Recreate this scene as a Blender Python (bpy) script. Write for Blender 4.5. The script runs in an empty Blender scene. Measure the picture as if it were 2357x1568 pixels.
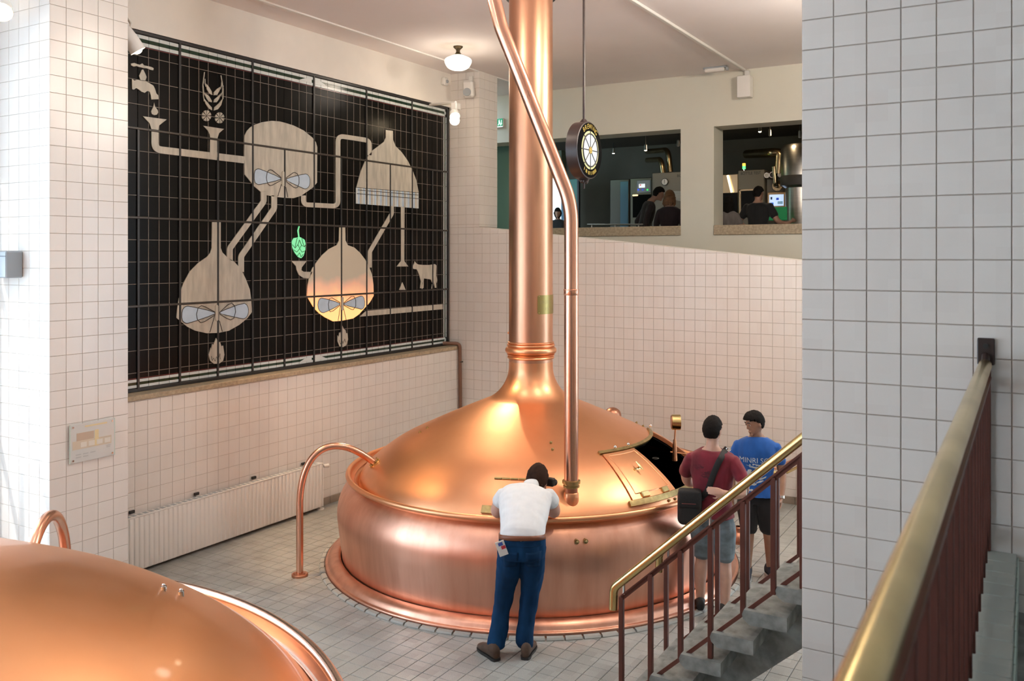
import bpy, bmesh, math, random
import numpy as np
from mathutils import Vector, Matrix, noise
from mathutils.bvhtree import BVHTree
random.seed(7)
SC = bpy.context.scene
COL = SC.collection
PI = math.pi

# ------------------------------------------------------------------ camera
FPX, CX, YH, EYE = 2055.0, 1178.5, 589.0, 3.15
TH = math.radians(30.73)
cam = bpy.data.cameras.new('camera'); cam_o = bpy.data.objects.new('camera', cam); COL.objects.link(cam_o)
cam_o.location = (0, 0, EYE); cam_o.rotation_euler = (PI/2, 0, TH)
cam.sensor_width = 36; cam.lens = 36*FPX/2357; cam.shift_y = -(784-YH)/2357
cam.clip_start = 0.05; cam.clip_end = 200
cam.dof.use_dof = True; cam.dof.focus_distance = 9.0; cam.dof.aperture_fstop = 4.2
SC.camera = cam_o
# ------------------------------------------------------------------ world, sun, exposure
W = bpy.data.worlds.new('sky'); SC.world = W; W.use_nodes = True
bg = W.node_tree.nodes['Background']; bg.inputs[0].default_value = (0.66, 0.84, 1.0, 1); bg.inputs[1].default_value = 7.4
def light(name, kind, loc, energy, color, rot=None, target=None, **kw):
    l = bpy.data.lights.new(name, kind); l.energy = energy; l.color = color
    for k, v in kw.items(): setattr(l, k, v)
    o = bpy.data.objects.new(name, l); COL.objects.link(o); o.location = loc
    if target is not None: o.rotation_euler = (Vector(target)-Vector(loc)).to_track_quat('-Z', 'Y').to_euler()
    elif rot: o.rotation_euler = rot
    return o
light('sun', 'SUN', (-20, -20, 40), 2.6, (1.0, 0.97, 0.92), target=(-20+.31*50, -20+.62*50, 40-.80*50), angle=math.radians(0.6))
WARM = (1.0, 0.76, 0.50); LAMPC = (1.0, 0.86, 0.72)
# window portals help the sky light find the real openings of the window wall
for (y0, y1) in ((-3.9, -1.5), (-1.1, 1.4), (1.6, 4.05)):
    p = light('window_portal', 'AREA', (-8.32, (y0+y1)/2, 2.97), 1, (1, 1, 1), rot=(0, -PI/2, 0), shape='RECTANGLE', size=4.2, size_y=y1-y0)
    p.data.cycles.is_portal = True
for (x0, x1) in ((-7.6, -5.4),):
    p = light('window_portal', 'AREA', ((x0+x1)/2, -4.68, 2.97), 1, (1, 1, 1), rot=(PI/2, 0, 0), shape='RECTANGLE', size=x1-x0, size_y=4.2)
    p.data.cycles.is_portal = True
SC.view_settings.view_transform = 'Standard'; SC.view_settings.look = 'None'
SC.view_settings.exposure = -0.16; SC.view_settings.gamma = 1.0; SC.view_settings.use_curve_mapping = False
SC.cycles.use_denoising = True; SC.cycles.max_bounces = 6; SC.cycles.diffuse_bounces = 3; SC.cycles.glossy_bounces = 3; SC.cycles.use_adaptive_sampling = True; SC.cycles.adaptive_threshold = .16; SC.cycles.adaptive_min_samples = 16; SC.cycles.use_light_tree = False
SC.cycles.sample_clamp_indirect = 6.0; SC.cycles.caustics_reflective = True; SC.cycles.caustics_refractive = False
SC.cycles.blur_glossy = 0.5

# ------------------------------------------------------------------ survey helpers: a sight line met with a real plane of the room
CAMP = Vector((0, 0, EYE)); FW = Vector((-math.sin(TH), math.cos(TH), 0)); RT = Vector((math.cos(TH), math.sin(TH), 0)); UP = Vector((0, 0, 1))
def ray(px, py): return FW + RT*((px-CX)/FPX) + UP*((YH-py)/FPX)
def at_y(px, py, Y): r = ray(px, py); return CAMP + r*(Y/r.y)
def at_x(px, py, X): r = ray(px, py); return CAMP + r*(X/r.x)
def at_z(px, py, Z): r = ray(px, py); return CAMP + r*((Z-EYE)/r.z)
def at_d(px, py, D): return CAMP + ray(px, py)*D
def project(P):
    d = Vector(P)-CAMP; D = d.dot(FW)
    if D < .2: return None
    return CX+FPX*d.dot(RT)/D, YH-FPX*d.z/D, D

# ------------------------------------------------------------------ materials
def nd(nt, t, **kw):
    n = nt.nodes.new(t)
    for k, v in kw.items(): setattr(n, k, v)
    return n
def mat(name, col, rough=.5, metal=0., spec=.5, emit=None, es=0., var=0., vscale=(4, 4, 4), bump=0., bscale=60., rvar=0., coat=0., trans=0., col2=None, sheen=0., alpha=1.):
    m = bpy.data.materials.new(name); m.use_nodes = True; nt = m.node_tree; b = nt.nodes['Principled BSDF']
    b.inputs['Base Color'].default_value = (*col, 1); b.inputs['Roughness'].default_value = rough; b.inputs['Metallic'].default_value = metal
    b.inputs['Specular IOR Level'].default_value = spec; b.inputs['Coat Weight'].default_value = coat; b.inputs['Transmission Weight'].default_value = trans
    b.inputs['Sheen Weight'].default_value = sheen; b.inputs['Alpha'].default_value = alpha
    if emit: b.inputs['Emission Color'].default_value = (*emit, 1); b.inputs['Emission Strength'].default_value = es
    if var or bump or rvar:
        tc = nd(nt, 'ShaderNodeTexCoord'); mp = nd(nt, 'ShaderNodeMapping'); mp.inputs['Scale'].default_value = vscale
        nt.links.new(tc.outputs['Object'], mp.inputs[0])
        nz = nd(nt, 'ShaderNodeTexNoise'); nz.inputs['Scale'].default_value = 1; nz.inputs['Detail'].default_value = 5; nt.links.new(mp.outputs[0], nz.inputs['Vector'])
        if var:
            mx = nd(nt, 'ShaderNodeMix', data_type='RGBA'); c2 = col2 or tuple(c*(1-var) for c in col)
            mx.inputs[6].default_value = (*col, 1); mx.inputs[7].default_value = (*c2, 1)
            rp = nd(nt, 'ShaderNodeMapRange'); rp.inputs[1].default_value = .35; rp.inputs[2].default_value = .65
            nt.links.new(nz.outputs[0], rp.inputs[0]); nt.links.new(rp.outputs[0], mx.inputs[0]); nt.links.new(mx.outputs[2], b.inputs['Base Color'])
        if rvar:
            r2 = nd(nt, 'ShaderNodeMapRange'); r2.inputs[3].default_value = rough-rvar; r2.inputs[4].default_value = rough+rvar
            nt.links.new(nz.outputs[0], r2.inputs[0]); nt.links.new(r2.outputs[0], b.inputs['Roughness'])
        if bump:
            n2 = nd(nt, 'ShaderNodeTexNoise'); n2.inputs['Scale'].default_value = bscale; n2.inputs['Detail'].default_value = 3; nt.links.new(tc.outputs['Object'], n2.inputs['Vector'])
            bp = nd(nt, 'ShaderNodeBump'); bp.inputs['Strength'].default_value = bump; bp.inputs['Distance'].default_value = .01
            nt.links.new(n2.outputs[0], bp.inputs['Height']); nt.links.new(bp.outputs[0], b.inputs['Normal'])
    return m
def tile_mat(name, col, col2, rough, pitch, speck=0., bump=.02):
    """glazed tile: each cell of the tiling gets its own slight tint, with a faint ripple in the glaze"""
    m = bpy.data.materials.new(name); m.use_nodes = True; nt = m.node_tree; b = nt.nodes['Principled BSDF']; b.inputs['Roughness'].default_value = rough
    g = nd(nt, 'ShaderNodeNewGeometry'); sn = nd(nt, 'ShaderNodeVectorMath', operation='SNAP'); sn.inputs[1].default_value = (pitch, pitch, pitch)
    ad = nd(nt, 'ShaderNodeVectorMath', operation='ADD'); ad.inputs[1].default_value = (.031, .017, -.04)
    nt.links.new(g.outputs['Position'], ad.inputs[0]); nt.links.new(ad.outputs[0], sn.inputs[0])
    wn = nd(nt, 'ShaderNodeTexWhiteNoise'); nt.links.new(sn.outputs[0], wn.inputs['Vector'])
    mx = nd(nt, 'ShaderNodeMix', data_type='RGBA'); mx.inputs[6].default_value = (*col, 1); mx.inputs[7].default_value = (*col2, 1)
    nt.links.new(wn.outputs[0], mx.inputs[0]); out = mx.outputs[2]
    nz = nd(nt, 'ShaderNodeTexNoise'); nz.inputs['Scale'].default_value = 260 if speck else 9; nz.inputs['Detail'].default_value = 2
    nt.links.new(g.outputs['Position'], nz.inputs['Vector'])
    if speck:
        m2 = nd(nt, 'ShaderNodeMix', data_type='RGBA', blend_type='MULTIPLY'); m2.inputs[0].default_value = 1
        mr = nd(nt, 'ShaderNodeMapRange'); mr.inputs[1].default_value = .3; mr.inputs[2].default_value = .7; mr.inputs[3].default_value = 1-speck; mr.inputs[4].default_value = 1+speck*.4
        nt.links.new(nz.outputs[0], mr.inputs[0]); nt.links.new(out, m2.inputs[6]); nt.links.new(mr.outputs[0], m2.inputs[7]); out = m2.outputs[2]
    nt.links.new(out, b.inputs['Base Color'])
    if bump:
        bp = nd(nt, 'ShaderNodeBump'); bp.inputs['Strength'].default_value = bump; bp.inputs['Distance'].default_value = .02
        nt.links.new(nz.outputs[0], bp.inputs['Height']); nt.links.new(bp.outputs[0], b.inputs['Normal'])
    return m
def copper(name, col, col2, rough, vscale=(1.3, 1.3, .5), streak=True):
    return mat(name, col, rough=rough, metal=1., var=1., col2=col2, vscale=vscale, rvar=.05, bump=.004, bscale=3.)
M = {}
M['tile'] = tile_mat('cream_wall_tile', (.80, .765, .72), (.775, .735, .69), .24, .15)
M['grout'] = mat('grey_brown_grout', (.50, .43, .37), .9)
M['floor_tile'] = tile_mat('speckled_floor_tile', (.45, .46, .44), (.37, .38, .36), .24, .15, speck=.35, bump=0)
M['floor_grout'] = mat('dark_floor_grout', (.10, .09, .08), .9)
M['plaster'] = mat('white_plaster', (.80, .76, .70), .8, var=.06, vscale=(2, 2, 2), bump=.05, bscale=25)
M['ceiling'] = mat('painted_ceiling', (.90, .84, .82), .85, var=.04, vscale=(1, 1, 1), bump=.06, bscale=120)
M['green'] = mat('pale_green_plaster', (.70, .68, .58), .8, var=.05, vscale=(1, 1, 1), bump=.03, bscale=80)
M['stone'] = mat('beige_stone_sill', (.46, .37, .25), .5, var=.3, vscale=(30, 30, 30), bump=.05, bscale=90)
M['skirt'] = mat('brown_skirting', (.30, .25, .20), .45, var=.2, vscale=(6, 6, 6))
M['copper'] = copper('satin_copper', (.90, .455, .245), (.82, .385, .20), .37)
M['copper_body'] = copper('brushed_copper', (.82, .455, .33), (.72, .37, .26), .36, vscale=(9, 9, .5))
M['copper_pipe'] = copper('polished_copper_pipe', (.86, .48, .33), (.76, .38, .26), .26, vscale=(4, 4, .8))
M['copper_dark'] = copper('aged_copper', (.55, .27, .17), (.42, .20, .13), .38)
M['brass'] = mat('polished_brass', (.80, .62, .28), .22, 1., var=.25, vscale=(5, 5, 5), rvar=.06)
M['brass_dull'] = mat('dull_brass', (.48, .37, .17), .4, 1., var=.3, vscale=(20, 20, 20))
M['bronze'] = mat('dark_bronze', (.10, .075, .045), .45, .9)
M['chrome'] = mat('polished_steel', (.75, .74, .72), .15, 1.)
M['steel'] = mat('brushed_steel', (.50, .49, .46), .32, 1., var=.12, vscale=(2, 2, 40))
M['redbrown'] = mat('red_brown_paint', (.115, .032, .021), .42, var=.25, vscale=(8, 8, 8))
M['concrete'] = mat('weathered_concrete', (.30, .31, .29), .85, var=.45, vscale=(9, 9, 9), bump=.35, bscale=40)
M['black_void'] = mat('shade_and_sign_black', (.004, .004, .004), .9, spec=.05)  # stands for the shade inside the kettle; also the sign's black face
M['black_steel'] = mat('black_steel_bar', (.018, .018, .018), .35)
M['black_glass'] = mat('black_glass', (.004, .0035, .003), .28, spec=.12, var=.5, vscale=(2, 2, 2))
M['came'] = mat('lead_came', (.20, .17, .14), .5)
M['dark_came'] = mat('dark_lead_came', (.06, .055, .05), .5)
M['opal'] = mat('cream_opal_glass', (.57, .54, .46), .3, var=.28, vscale=(2, 16, 3))
M['opal_pale'] = mat('white_opal_glass', (.60, .63, .60), .25, emit=(.75, .85, .95), es=.06, var=.1, vscale=(6, 6, 6))
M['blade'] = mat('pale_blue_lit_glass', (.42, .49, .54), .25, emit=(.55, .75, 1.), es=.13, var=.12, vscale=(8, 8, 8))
M['green_glass'] = mat('dark_green_glass', (.012, .035, .018), .15)
M['red_line'] = mat('dark_red_glass', (.12, .03, .03), .2)
M['hop'] = mat('lit_green_glass', (.25, .75, .42), .3, emit=(.16, .80, .36), es=.55)
M['white'] = mat('white_enamel', (.82, .80, .76), .35)
M['white_plastic'] = mat('white_plastic', (.74, .72, .68), .45)
M['grey_box'] = mat('grey_painted_metal', (.34, .37, .39), .4)
M['black'] = mat('black_plastic', (.02, .02, .02), .45)
M['darkbrown'] = mat('dark_brown_paint', (.030, .016, .014), .35)
M['glow'] = mat('frosted_lamp_glass', (1, .95, .85), .3, emit=(1., .88, .66), es=3.0)
M['bulb'] = mat('lit_bulb', (1, .9, .8), .3, emit=(1., .80, .52), es=26)
M['gold'] = mat('gold_lettering', (.72, .52, .12), .35, .6, emit=(1., .8, .2), es=.06)
M['black_print'] = mat('black_print', (.03, .03, .03), .6)

# ------------------------------------------------------------------ mesh builder
class MB:
    def __init__(s): s.v = []; s.f = []
    def add(s, vs, fs):
        o = len(s.v); s.v += [tuple(p) for p in vs]; s.f += [tuple(i+o for i in f) for f in fs]; return s
    def box(s, lo, hi, T=None):
        x0, y0, z0 = lo; x1, y1, z1 = hi
        P = [Vector(p) for p in ((x0, y0, z0), (x1, y0, z0), (x1, y1, z0), (x0, y1, z0), (x0, y0, z1), (x1, y0, z1), (x1, y1, z1), (x0, y1, z1))]
        if T is not None: P = [T @ p for p in P]
        return s.add(P, [(0, 3, 2, 1), (4, 5, 6, 7), (0, 1, 5, 4), (1, 2, 6, 5), (2, 3, 7, 6), (3, 0, 4, 7)])
    def bbox(s, lo, hi, b=.01, T=None, seg=1):
        """box with chamfered edges"""
        bm = bmesh.new(); bmesh.ops.create_cube(bm, size=1)
        for v in bm.verts: v.co = Vector(((lo[i]+hi[i])/2+v.co[i]*(hi[i]-lo[i]) for i in range(3)))
        bmesh.ops.bevel(bm, geom=bm.edges[:], offset=b, segments=seg, profile=.5, affect='EDGES')
        bm.verts.index_update(); P = [v.co.copy() for v in bm.verts]
        if T is not None: P = [T @ p for p in P]
        s.add(P, [[v.index for v in f.verts] for f in bm.faces]); bm.free(); return s
    def tube(s, pts, r, n=12, cap=True, closed=False, flat=None):
        pts = [Vector(p) for p in pts]; m = len(pts); rs = r if isinstance(r, (list, tuple)) else [r]*m
        tan = []
        for i in range(m):
            if closed: t = pts[(i+1) % m]-pts[i-1]
            else: t = pts[min(i+1, m-1)]-pts[max(i-1, 0)]
            tan.append(t.normalized() if t.length > 1e-9 else Vector((0, 0, 1)))
        t0 = tan[0]; a = Vector((0, 0, 1)) if abs(t0.z) < .9 else Vector((1, 0, 0))
        u = (a - t0*a.dot(t0)).normalized(); V = []
        for i in range(m):
            u = (u - tan[i]*u.dot(tan[i])).normalized(); w = tan[i].cross(u)
            for k in range(n):
                an = 2*PI*k/n; V.append(pts[i]+(u*math.cos(an)+w*math.sin(an)*(flat or 1))*rs[i])
        F = []
        for i in range(m if closed else m-1):
            j = (i+1) % m
            for k in range(n): F.append((i*n+k, i*n+(k+1) % n, j*n+(k+1) % n, j*n+k))
        if cap and not closed: F.append(tuple(range(n-1, -1, -1))); F.append(tuple((m-1)*n+k for k in range(n)))
        return s.add(V, F)
    def lathe(s, prof, n=48, c=(0, 0, 0), a0=0., a1=2*PI, T=None):
        full = abs(a1-a0-2*PI) < 1e-6; k = n if full else n+1; V = []
        for r, z in prof:
            for i in range(k):
                a = a0+(a1-a0)*i/n; p = Vector((c[0]+r*math.cos(a), c[1]+r*math.sin(a), c[2]+z)); V.append(T @ p if T is not None else p)
        F = []
        for j in range(len(prof)-1):
            for i in range(n):
                i2 = (i+1) % k if full else i+1
                F.append((j*k+i, j*k+i2, (j+1)*k+i2, (j+1)*k+i))
        return s.add(V, F)
    def prism(s, pts, d):
        """polygon (3D points) thickened by vector d"""
        pts = [Vector(p) for p in pts]; d = Vector(d); n = len(pts)
        nrm = sum(((pts[i]-pts[0]).cross(pts[(i+1) % n]-pts[0]) for i in range(n)), Vector((0, 0, 0)))
        if nrm.dot(d) < 0: pts = pts[::-1]
        return s.add(pts+[p+d for p in pts], [tuple(range(n-1, -1, -1)), tuple(range(n, 2*n))]+[(i, (i+1) % n, n+(i+1) % n, n+i) for i in range(n)])
    def loft(s, rings, cap=True):
        n = len(rings[0]); V = [p for r in rings for p in r]; F = []
        for i in range(len(rings)-1):
            for k in range(n): F.append((i*n+k, i*n+(k+1) % n, (i+1)*n+(k+1) % n, (i+1)*n+k))
        if cap: F.append(tuple(range(n-1, -1, -1))); F.append(tuple((len(rings)-1)*n+k for k in range(n)))
        return s.add(V, F)
    def ball(s, c, r, n=16, m=10, T=None):
        r = r if isinstance(r, (tuple, list)) else (r, r, r); V = []; F = []
        for j in range(m+1):
            ph = PI*j/m
            for k in range(n):
                a = 2*PI*k/n; p = Vector((c[0]+r[0]*math.sin(ph)*math.cos(a), c[1]+r[1]*math.sin(ph)*math.sin(a), c[2]-r[2]*math.cos(ph)))
                V.append(T @ p if T is not None else p)
        for j in range(m):
            for k in range(n): F.append((j*n+k, j*n+(k+1) % n, (j+1)*n+(k+1) % n, (j+1)*n+k))
        return s.add(V, F)
    def mesh(s, name, m, sharp=35, fix=True):
        me = bpy.data.meshes.new(name); me.from_pydata(s.v, [], s.f)
        if fix:
            bm = bmesh.new(); bm.from_mesh(me); bmesh.ops.remove_doubles(bm, verts=bm.verts, dist=1e-6); bmesh.ops.recalc_face_normals(bm, faces=bm.faces); bm.to_mesh(me); bm.free()
        if m is not None: me.materials.append(M[m] if isinstance(m, str) else m)
        if sharp: me.shade_smooth(); me.set_sharp_from_angle(angle=math.radians(sharp))
        return me
    def obj(s, name, m, parent=None, sharp=35, fix=True):
        return link(name, s.mesh(name, m, sharp, fix), parent)
def link(name, me, parent=None):
    o = bpy.data.objects.new(name, me); COL.objects.link(o)
    if parent is not None:
        o.parent = parent
    return o
def put(name, m, parent, fn, sharp=35):
    b = MB(); fn(b); return b.obj(name, m, parent, sharp)
def tag(o, label=None, cat=None, group=None, kind=None):
    if label: o['label'] = label
    if cat: o['category'] = cat
    if group: o['group'] = group
    if kind: o['kind'] = kind
    return o
def thing(name, label, cat, loc=(0, 0, 0), rz=0, group=None):
    o = bpy.data.objects.new(name, None); COL.objects.link(o); o.location = loc; o.rotation_euler = (0, 0, rz); o.empty_display_size = .1
    return tag(o, label, cat, group)
def sub(o, fn_name, m, parent_fn, sharp=35): pass
def struct(name, m, fn, sharp=35):
    return tag(put(name, m, None, fn, sharp), kind='structure')
def local(parent, P):
    """world point expressed in the frame of a thing whose empty is only moved and turned about z"""
    p = Vector(P)-Vector(parent.location); c, s = math.cos(-parent.rotation_euler.z), math.sin(-parent.rotation_euler.z)
    return Vector((p.x*c-p.y*s, p.x*s+p.y*c, p.z))
def fillet(pts, r, n=6):
    pts = [Vector(p) for p in pts]; out = [pts[0]]
    rr = r if isinstance(r, (list, tuple)) else [r]*len(pts)
    for i in range(1, len(pts)-1):
        a, b, c = pts[i-1], pts[i], pts[i+1]; d1 = (a-b); d2 = (c-b); ang = d1.angle(d2)
        if ang > PI-.02: out.append(b); continue
        t = min(rr[i]/math.tan(ang/2), d1.length*.49, d2.length*.49); p1 = b+d1.normalized()*t; p2 = b+d2.normalized()*t
        for k in range(n+1):
            u = k/n; out.append(p1*(1-u)**2+b*2*u*(1-u)+p2*u*u)
    out.append(pts[-1]); return out
def text_geo(txt, size, extrude=0.):
    cu = bpy.data.curves.new('t', 'FONT'); cu.body = txt; cu.size = size; cu.align_x = 'CENTER'; cu.align_y = 'CENTER'; cu.extrude = extrude; cu.resolution_u = 3
    o = bpy.data.objects.new('t', cu); COL.objects.link(o); dg = bpy.context.evaluated_depsgraph_get(); me = o.evaluated_get(dg).to_mesh()
    V = [v.co.copy() for v in me.vertices]; F = [tuple(p.vertices) for p in me.polygons]
    o.evaluated_get(dg).to_mesh_clear(); bpy.data.objects.remove(o); bpy.data.curves.remove(cu); return V, F

# ------------------------------------------------------------------ tiled surfaces: every tile a piece with its own edges, joints recessed
def clip(poly, cv):
    out = poly
    for i in range(len(cv)):
        a, b = cv[i], cv[(i+1) % len(cv)]; inp = out; out = []
        side = lambda p: (b[0]-a[0])*(p[1]-a[1])-(b[1]-a[1])*(p[0]-a[0])
        for k in range(len(inp)):
            p, q = inp[k-1], inp[k]; sp, sq = side(p), side(q)
            if (sp >= 0) != (sq >= 0):
                t = sp/(sp-sq); out.append((p[0]+(q[0]-p[0])*t, p[1]+(q[1]-p[1])*t))
            if sq >= 0: out.append(q)
        if not out: return []
    return out
def tile_shape(poly, gap, th, bev):
    """inset polygon raised by th with a small chamfer, in (u, v, n) coordinates"""
    cx = sum(p[0] for p in poly)/len(poly); cy = sum(p[1] for p in poly)/len(poly)
    xs = [p[0] for p in poly]; ys = [p[1] for p in poly]; w = max(max(xs)-min(xs), 1e-4); h = max(max(ys)-min(ys), 1e-4)
    def ins(d): return [(cx+(x-cx)*max(.05, 1-2*d/w), cy+(y-cy)*max(.05, 1-2*d/h)) for x, y in poly]
    a, c = ins(gap/2), ins(gap/2+bev); n = len(poly)
    V = [(x, y, 0) for x, y in a]+[(x, y, th-bev) for x, y in a]+[(x, y, th) for x, y in c]
    F = [tuple(2*n+k for k in range(n))]
    for i in range(n):
        j = (i+1) % n; F += [(i, j, n+j, n+i), (n+i, n+j, 2*n+j, 2*n+i)]
    return V, F
def tiles(parent, O, U, V, N, poly, su, sv, u0=0., v0=0., box=None, m='tile', name='tile', gap=.0036, th=.004, bev=.0015, keep=300, hole=None):
    O, U, V, N = Vector(O), Vector(U), Vector(V), Vector(N); mt = M[m]
    area = sum(poly[i-1][0]*poly[i][1]-poly[i][0]*poly[i-1][1] for i in range(len(poly)))
    if area < 0: poly = poly[::-1]
    ua, ub = min(p[0] for p in poly), max(p[0] for p in poly); va, vb = min(p[1] for p in poly), max(p[1] for p in poly)
    cells = []
    for i in range(math.floor((ua-u0)/su), math.ceil((ub-u0)/su)):
        for j in range(math.floor((va-v0)/sv), math.ceil((vb-v0)/sv)):
            x, y = u0+i*su, v0+j*sv; full = [(x, y), (x+su, y), (x+su, y+sv), (x, y+sv)]
            if hole and hole(x+su/2, y+sv/2): continue
            c = clip(full, poly)
            if len(c) < 3: continue
            ar = abs(sum(c[k-1][0]*c[k][1]-c[k][0]*c[k-1][1] for k in range(len(c))))/2
            if ar < su*sv*.03: continue
            isfull = ar > su*sv*.999
            ce = O+U*(x+su/2)+V*(y+sv/2); pr = project(ce); sc = -1
            if pr and (box is None or (box[0] < pr[0] < box[2] and box[1] < pr[1] < box[3])) and 0 < pr[0] < 2357 and 0 < pr[1] < 1568:
                sc = ar*abs((ce-CAMP).normalized().dot(N))/pr[2]**2
            cells.append((sc, isfull, x, y, c))
    cells.sort(key=lambda t: -t[0]); R = Matrix((U, V, N)).transposed()
    shared = None; rest = MB()
    for idx, (sc, isfull, x, y, c) in enumerate(cells):
        if idx < keep and sc > 0:
            if isfull:
                if shared is None:
                    vv, ff = tile_shape([(0, 0), (su, 0), (su, sv), (0, sv)], gap, th, bev); shared = bpy.data.meshes.new(name); shared.from_pydata([R @ Vector(p) for p in vv], [], ff); shared.materials.append(mt)
                o = link(name, shared, parent); o.location = O+U*x+V*y
            else:
                vv, ff = tile_shape([(p[0]-x, p[1]-y) for p in c], gap, th, bev); me = bpy.data.meshes.new(name); me.from_pydata([R @ Vector(p) for p in vv], [], ff); me.materials.append(mt)
                o = link(name, me, parent); o.location = O+U*x+V*y
        else:
            vv, ff = tile_shape(c, gap, th, bev); rest.add([O+U*p[0]+V*p[1]+N*p[2] for p in vv], ff)
    if rest.v: tag(rest.obj(name+'_field', m, parent, sharp=0, fix=False), kind='stuff')

# ================================================================== THE SETTING
CEIL = 6.0
KC = (-4.677, 8.26)                       # axis of the large kettle
def in_kettle(x, y): return math.hypot(x-KC[0], y-KC[1]) < 2.08
fl = struct('floor', 'floor_grout', lambda b: b.box((-8.6, -5, -.2), (4.4, 14, -.008)))
tiles(fl, (0, 0, -.008), (1, 0, 0), (0, 1, 0), (0, 0, 1), [(-7.8, 3.2), (1.5, 3.2), (1.5, 11.55), (-7.8, 11.55)], .15, .15, .02, .05, box=(300, 1100, 1850, 1568), m='floor_tile', th=.008, gap=.005, hole=in_kettle)
tiles(fl, (0, 0, -.008), (1, 0, 0), (0, 1, 0), (0, 0, 1), [(-8.2, -4.4), (4., -4.4), (4., 3.2), (-8.2, 3.2)], .15, .15, .02, .05, m='floor_tile', th=.008, gap=.005, keep=0)
# ring of small kerb stones round the foot of the large kettle
nk = 88
kb = MB(); r0, r1 = 2.152, 2.20; da = 2*PI/nk
kb.loft([[Vector((r*math.cos(a), r*math.sin(a), z)) for (r, z) in ((r0, -.01), (r1, -.01), (r1, .008), (r1-.012, .020), (r0, .024))] for a in (.004, da*.33, da*.66, da-.004)])
kme = kb.mesh('kerb_stone', mat('pale_kerb_stone', (.46, .47, .44), .5, var=.3, vscale=(8, 8, 8)))
for i in range(nk):
    o = link('kerb_stone', kme, fl); o.location = (*KC, 0); o.rotation_euler = (0, 0, i*da)

struct('ceiling', 'ceiling', lambda b: b.box((-8.8, -5, CEIL), (4.4, 14.6, CEIL+.2)))
struct('trim_1', 'white', lambda b: b.box((-7.50, -4.5, CEIL-.018), (-7.46, 13.55, CEIL)))

# --- left wall: tiled dado, sill, mural recess, plaster band
wl = struct('wall_left', 'grout', lambda b: b.box((-8.05, 5.0, 0), (-7.806, 11.556, 1.70)))
tiles(wl, (-7.806, 0, 0), (0, 1, 0), (0, 0, 1), (1, 0, 0), [(5.27, .09), (11.55, .09), (11.55, 1.70), (5.27, 1.70)], .15, .15, .045, .04, box=(292, 780, 1062, 1330))
struct('wall_left_recess', 'plaster', lambda b: b.box((-8.3, 4.6, 0), (-8.05, 12.1, CEIL)))
struct('wall_left_upper', 'plaster', lambda b: b.box((-8.06, 4.6, 5.475), (-7.985, 11.56, CEIL)))
struct('window_sill_left', 'stone', lambda b: b.bbox((-8.05, 5.2, 1.70), (-7.785, 11.55, 1.752), .006))
sk = struct('baseboard_left', 'skirt', lambda b: b.box((-7.806, 5.27, 0), (-7.795, 11.55, .085)))
for i in range(21): put('skirting_tile', 'skirt', sk, lambda b: b.bbox((-7.797, 5.28+i*.3, 0), (-7.785, 5.575+i*.3, .09), .003))
# --- projecting tiled column on the left, its window side in the sun
wc = struct('wall_left_column', 'grout', lambda b: b.box((-8.35, 4.516, 0), (-7.256, 5.27, CEIL)))
tiles(wc, (-7.256, 0, 0), (0, 1, 0), (0, 0, 1), (1, 0, 0), [(4.51, 0), (5.27, 0), (5.27, CEIL), (4.51, CEIL)], .152, .15, 4.51, .042, box=(105, 0, 300, 1320), keep=240)
tiles(wc, (0, 4.516, 0), (1, 0, 0), (0, 0, 1), (0, -1, 0), [(-8.35, 0), (-7.25, 0), (-7.25, CEIL), (-8.35, CEIL)], .152, .15, -7.25, .042, box=(0, 0, 122, 1290), keep=240)
# --- back wall: tiled parapet with a sloping top, tiled pier at its left end
top_z = lambda x: 3.59+(x+7.45)*(3.09-3.59)/4.85
wb = struct('wall_back', 'grout', lambda b: (b.prism([(-8.05, 11.556, 0), (.6, 11.556, 0), (.6, 11.556, top_z(.6)), (-7.45, 11.556, 3.59), (-8.05, 11.556, 3.59)], (0, .24, 0)), b.box((-8.05, 11.556, 3.4), (-7.456, 12.08, CEIL))))
tiles(wb, (0, 11.556, 0), (1, 0, 0), (0, 0, 1), (0, -1, 0), [(-8.05, 0.09), (.6, 0.09), (.6, top_z(.6)), (-7.45, 3.59), (-8.05, 3.59)], .1475, .15, -4.012, .037, box=(1036, 500, 1847, 1170))
tiles(wb, (0, 11.556, 0), (1, 0, 0), (0, 0, 1), (0, -1, 0), [(-8.05, 3.59), (-7.45, 3.59), (-7.45, CEIL), (-8.05, CEIL)], .1475, .15, -4.012, .037, box=(1036, 150, 1110, 530))
tiles(wb, (-7.456, 0, 0), (0, 1, 0), (0, 0, 1), (1, 0, 0), [(11.55, 3.6), (12.08, 3.6), (12.08, CEIL), (11.55, CEIL)], .15, .15, 11.55, .037, box=(1100, 150, 1150, 530))
struct('parapet_cap', 'plaster', lambda b: b.prism([(.6, 11.56, top_z(.6)-.02), (-7.45, 11.56, 3.57), (-7.45, 11.56, 3.595), (.6, 11.56, top_z(.6)+.005)], (0, .26, 0)))
skb = struct('baseboard_back', 'skirt', lambda b: b.box((-7.8, 11.545, 0), (.6, 11.556, .085)))
for i in range(27): put('skirting_tile', 'skirt', skb, lambda b: b.bbox((-7.79+i*.3, 11.534, 0), (-7.495+i*.3, 11.547, .09), .003))
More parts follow.
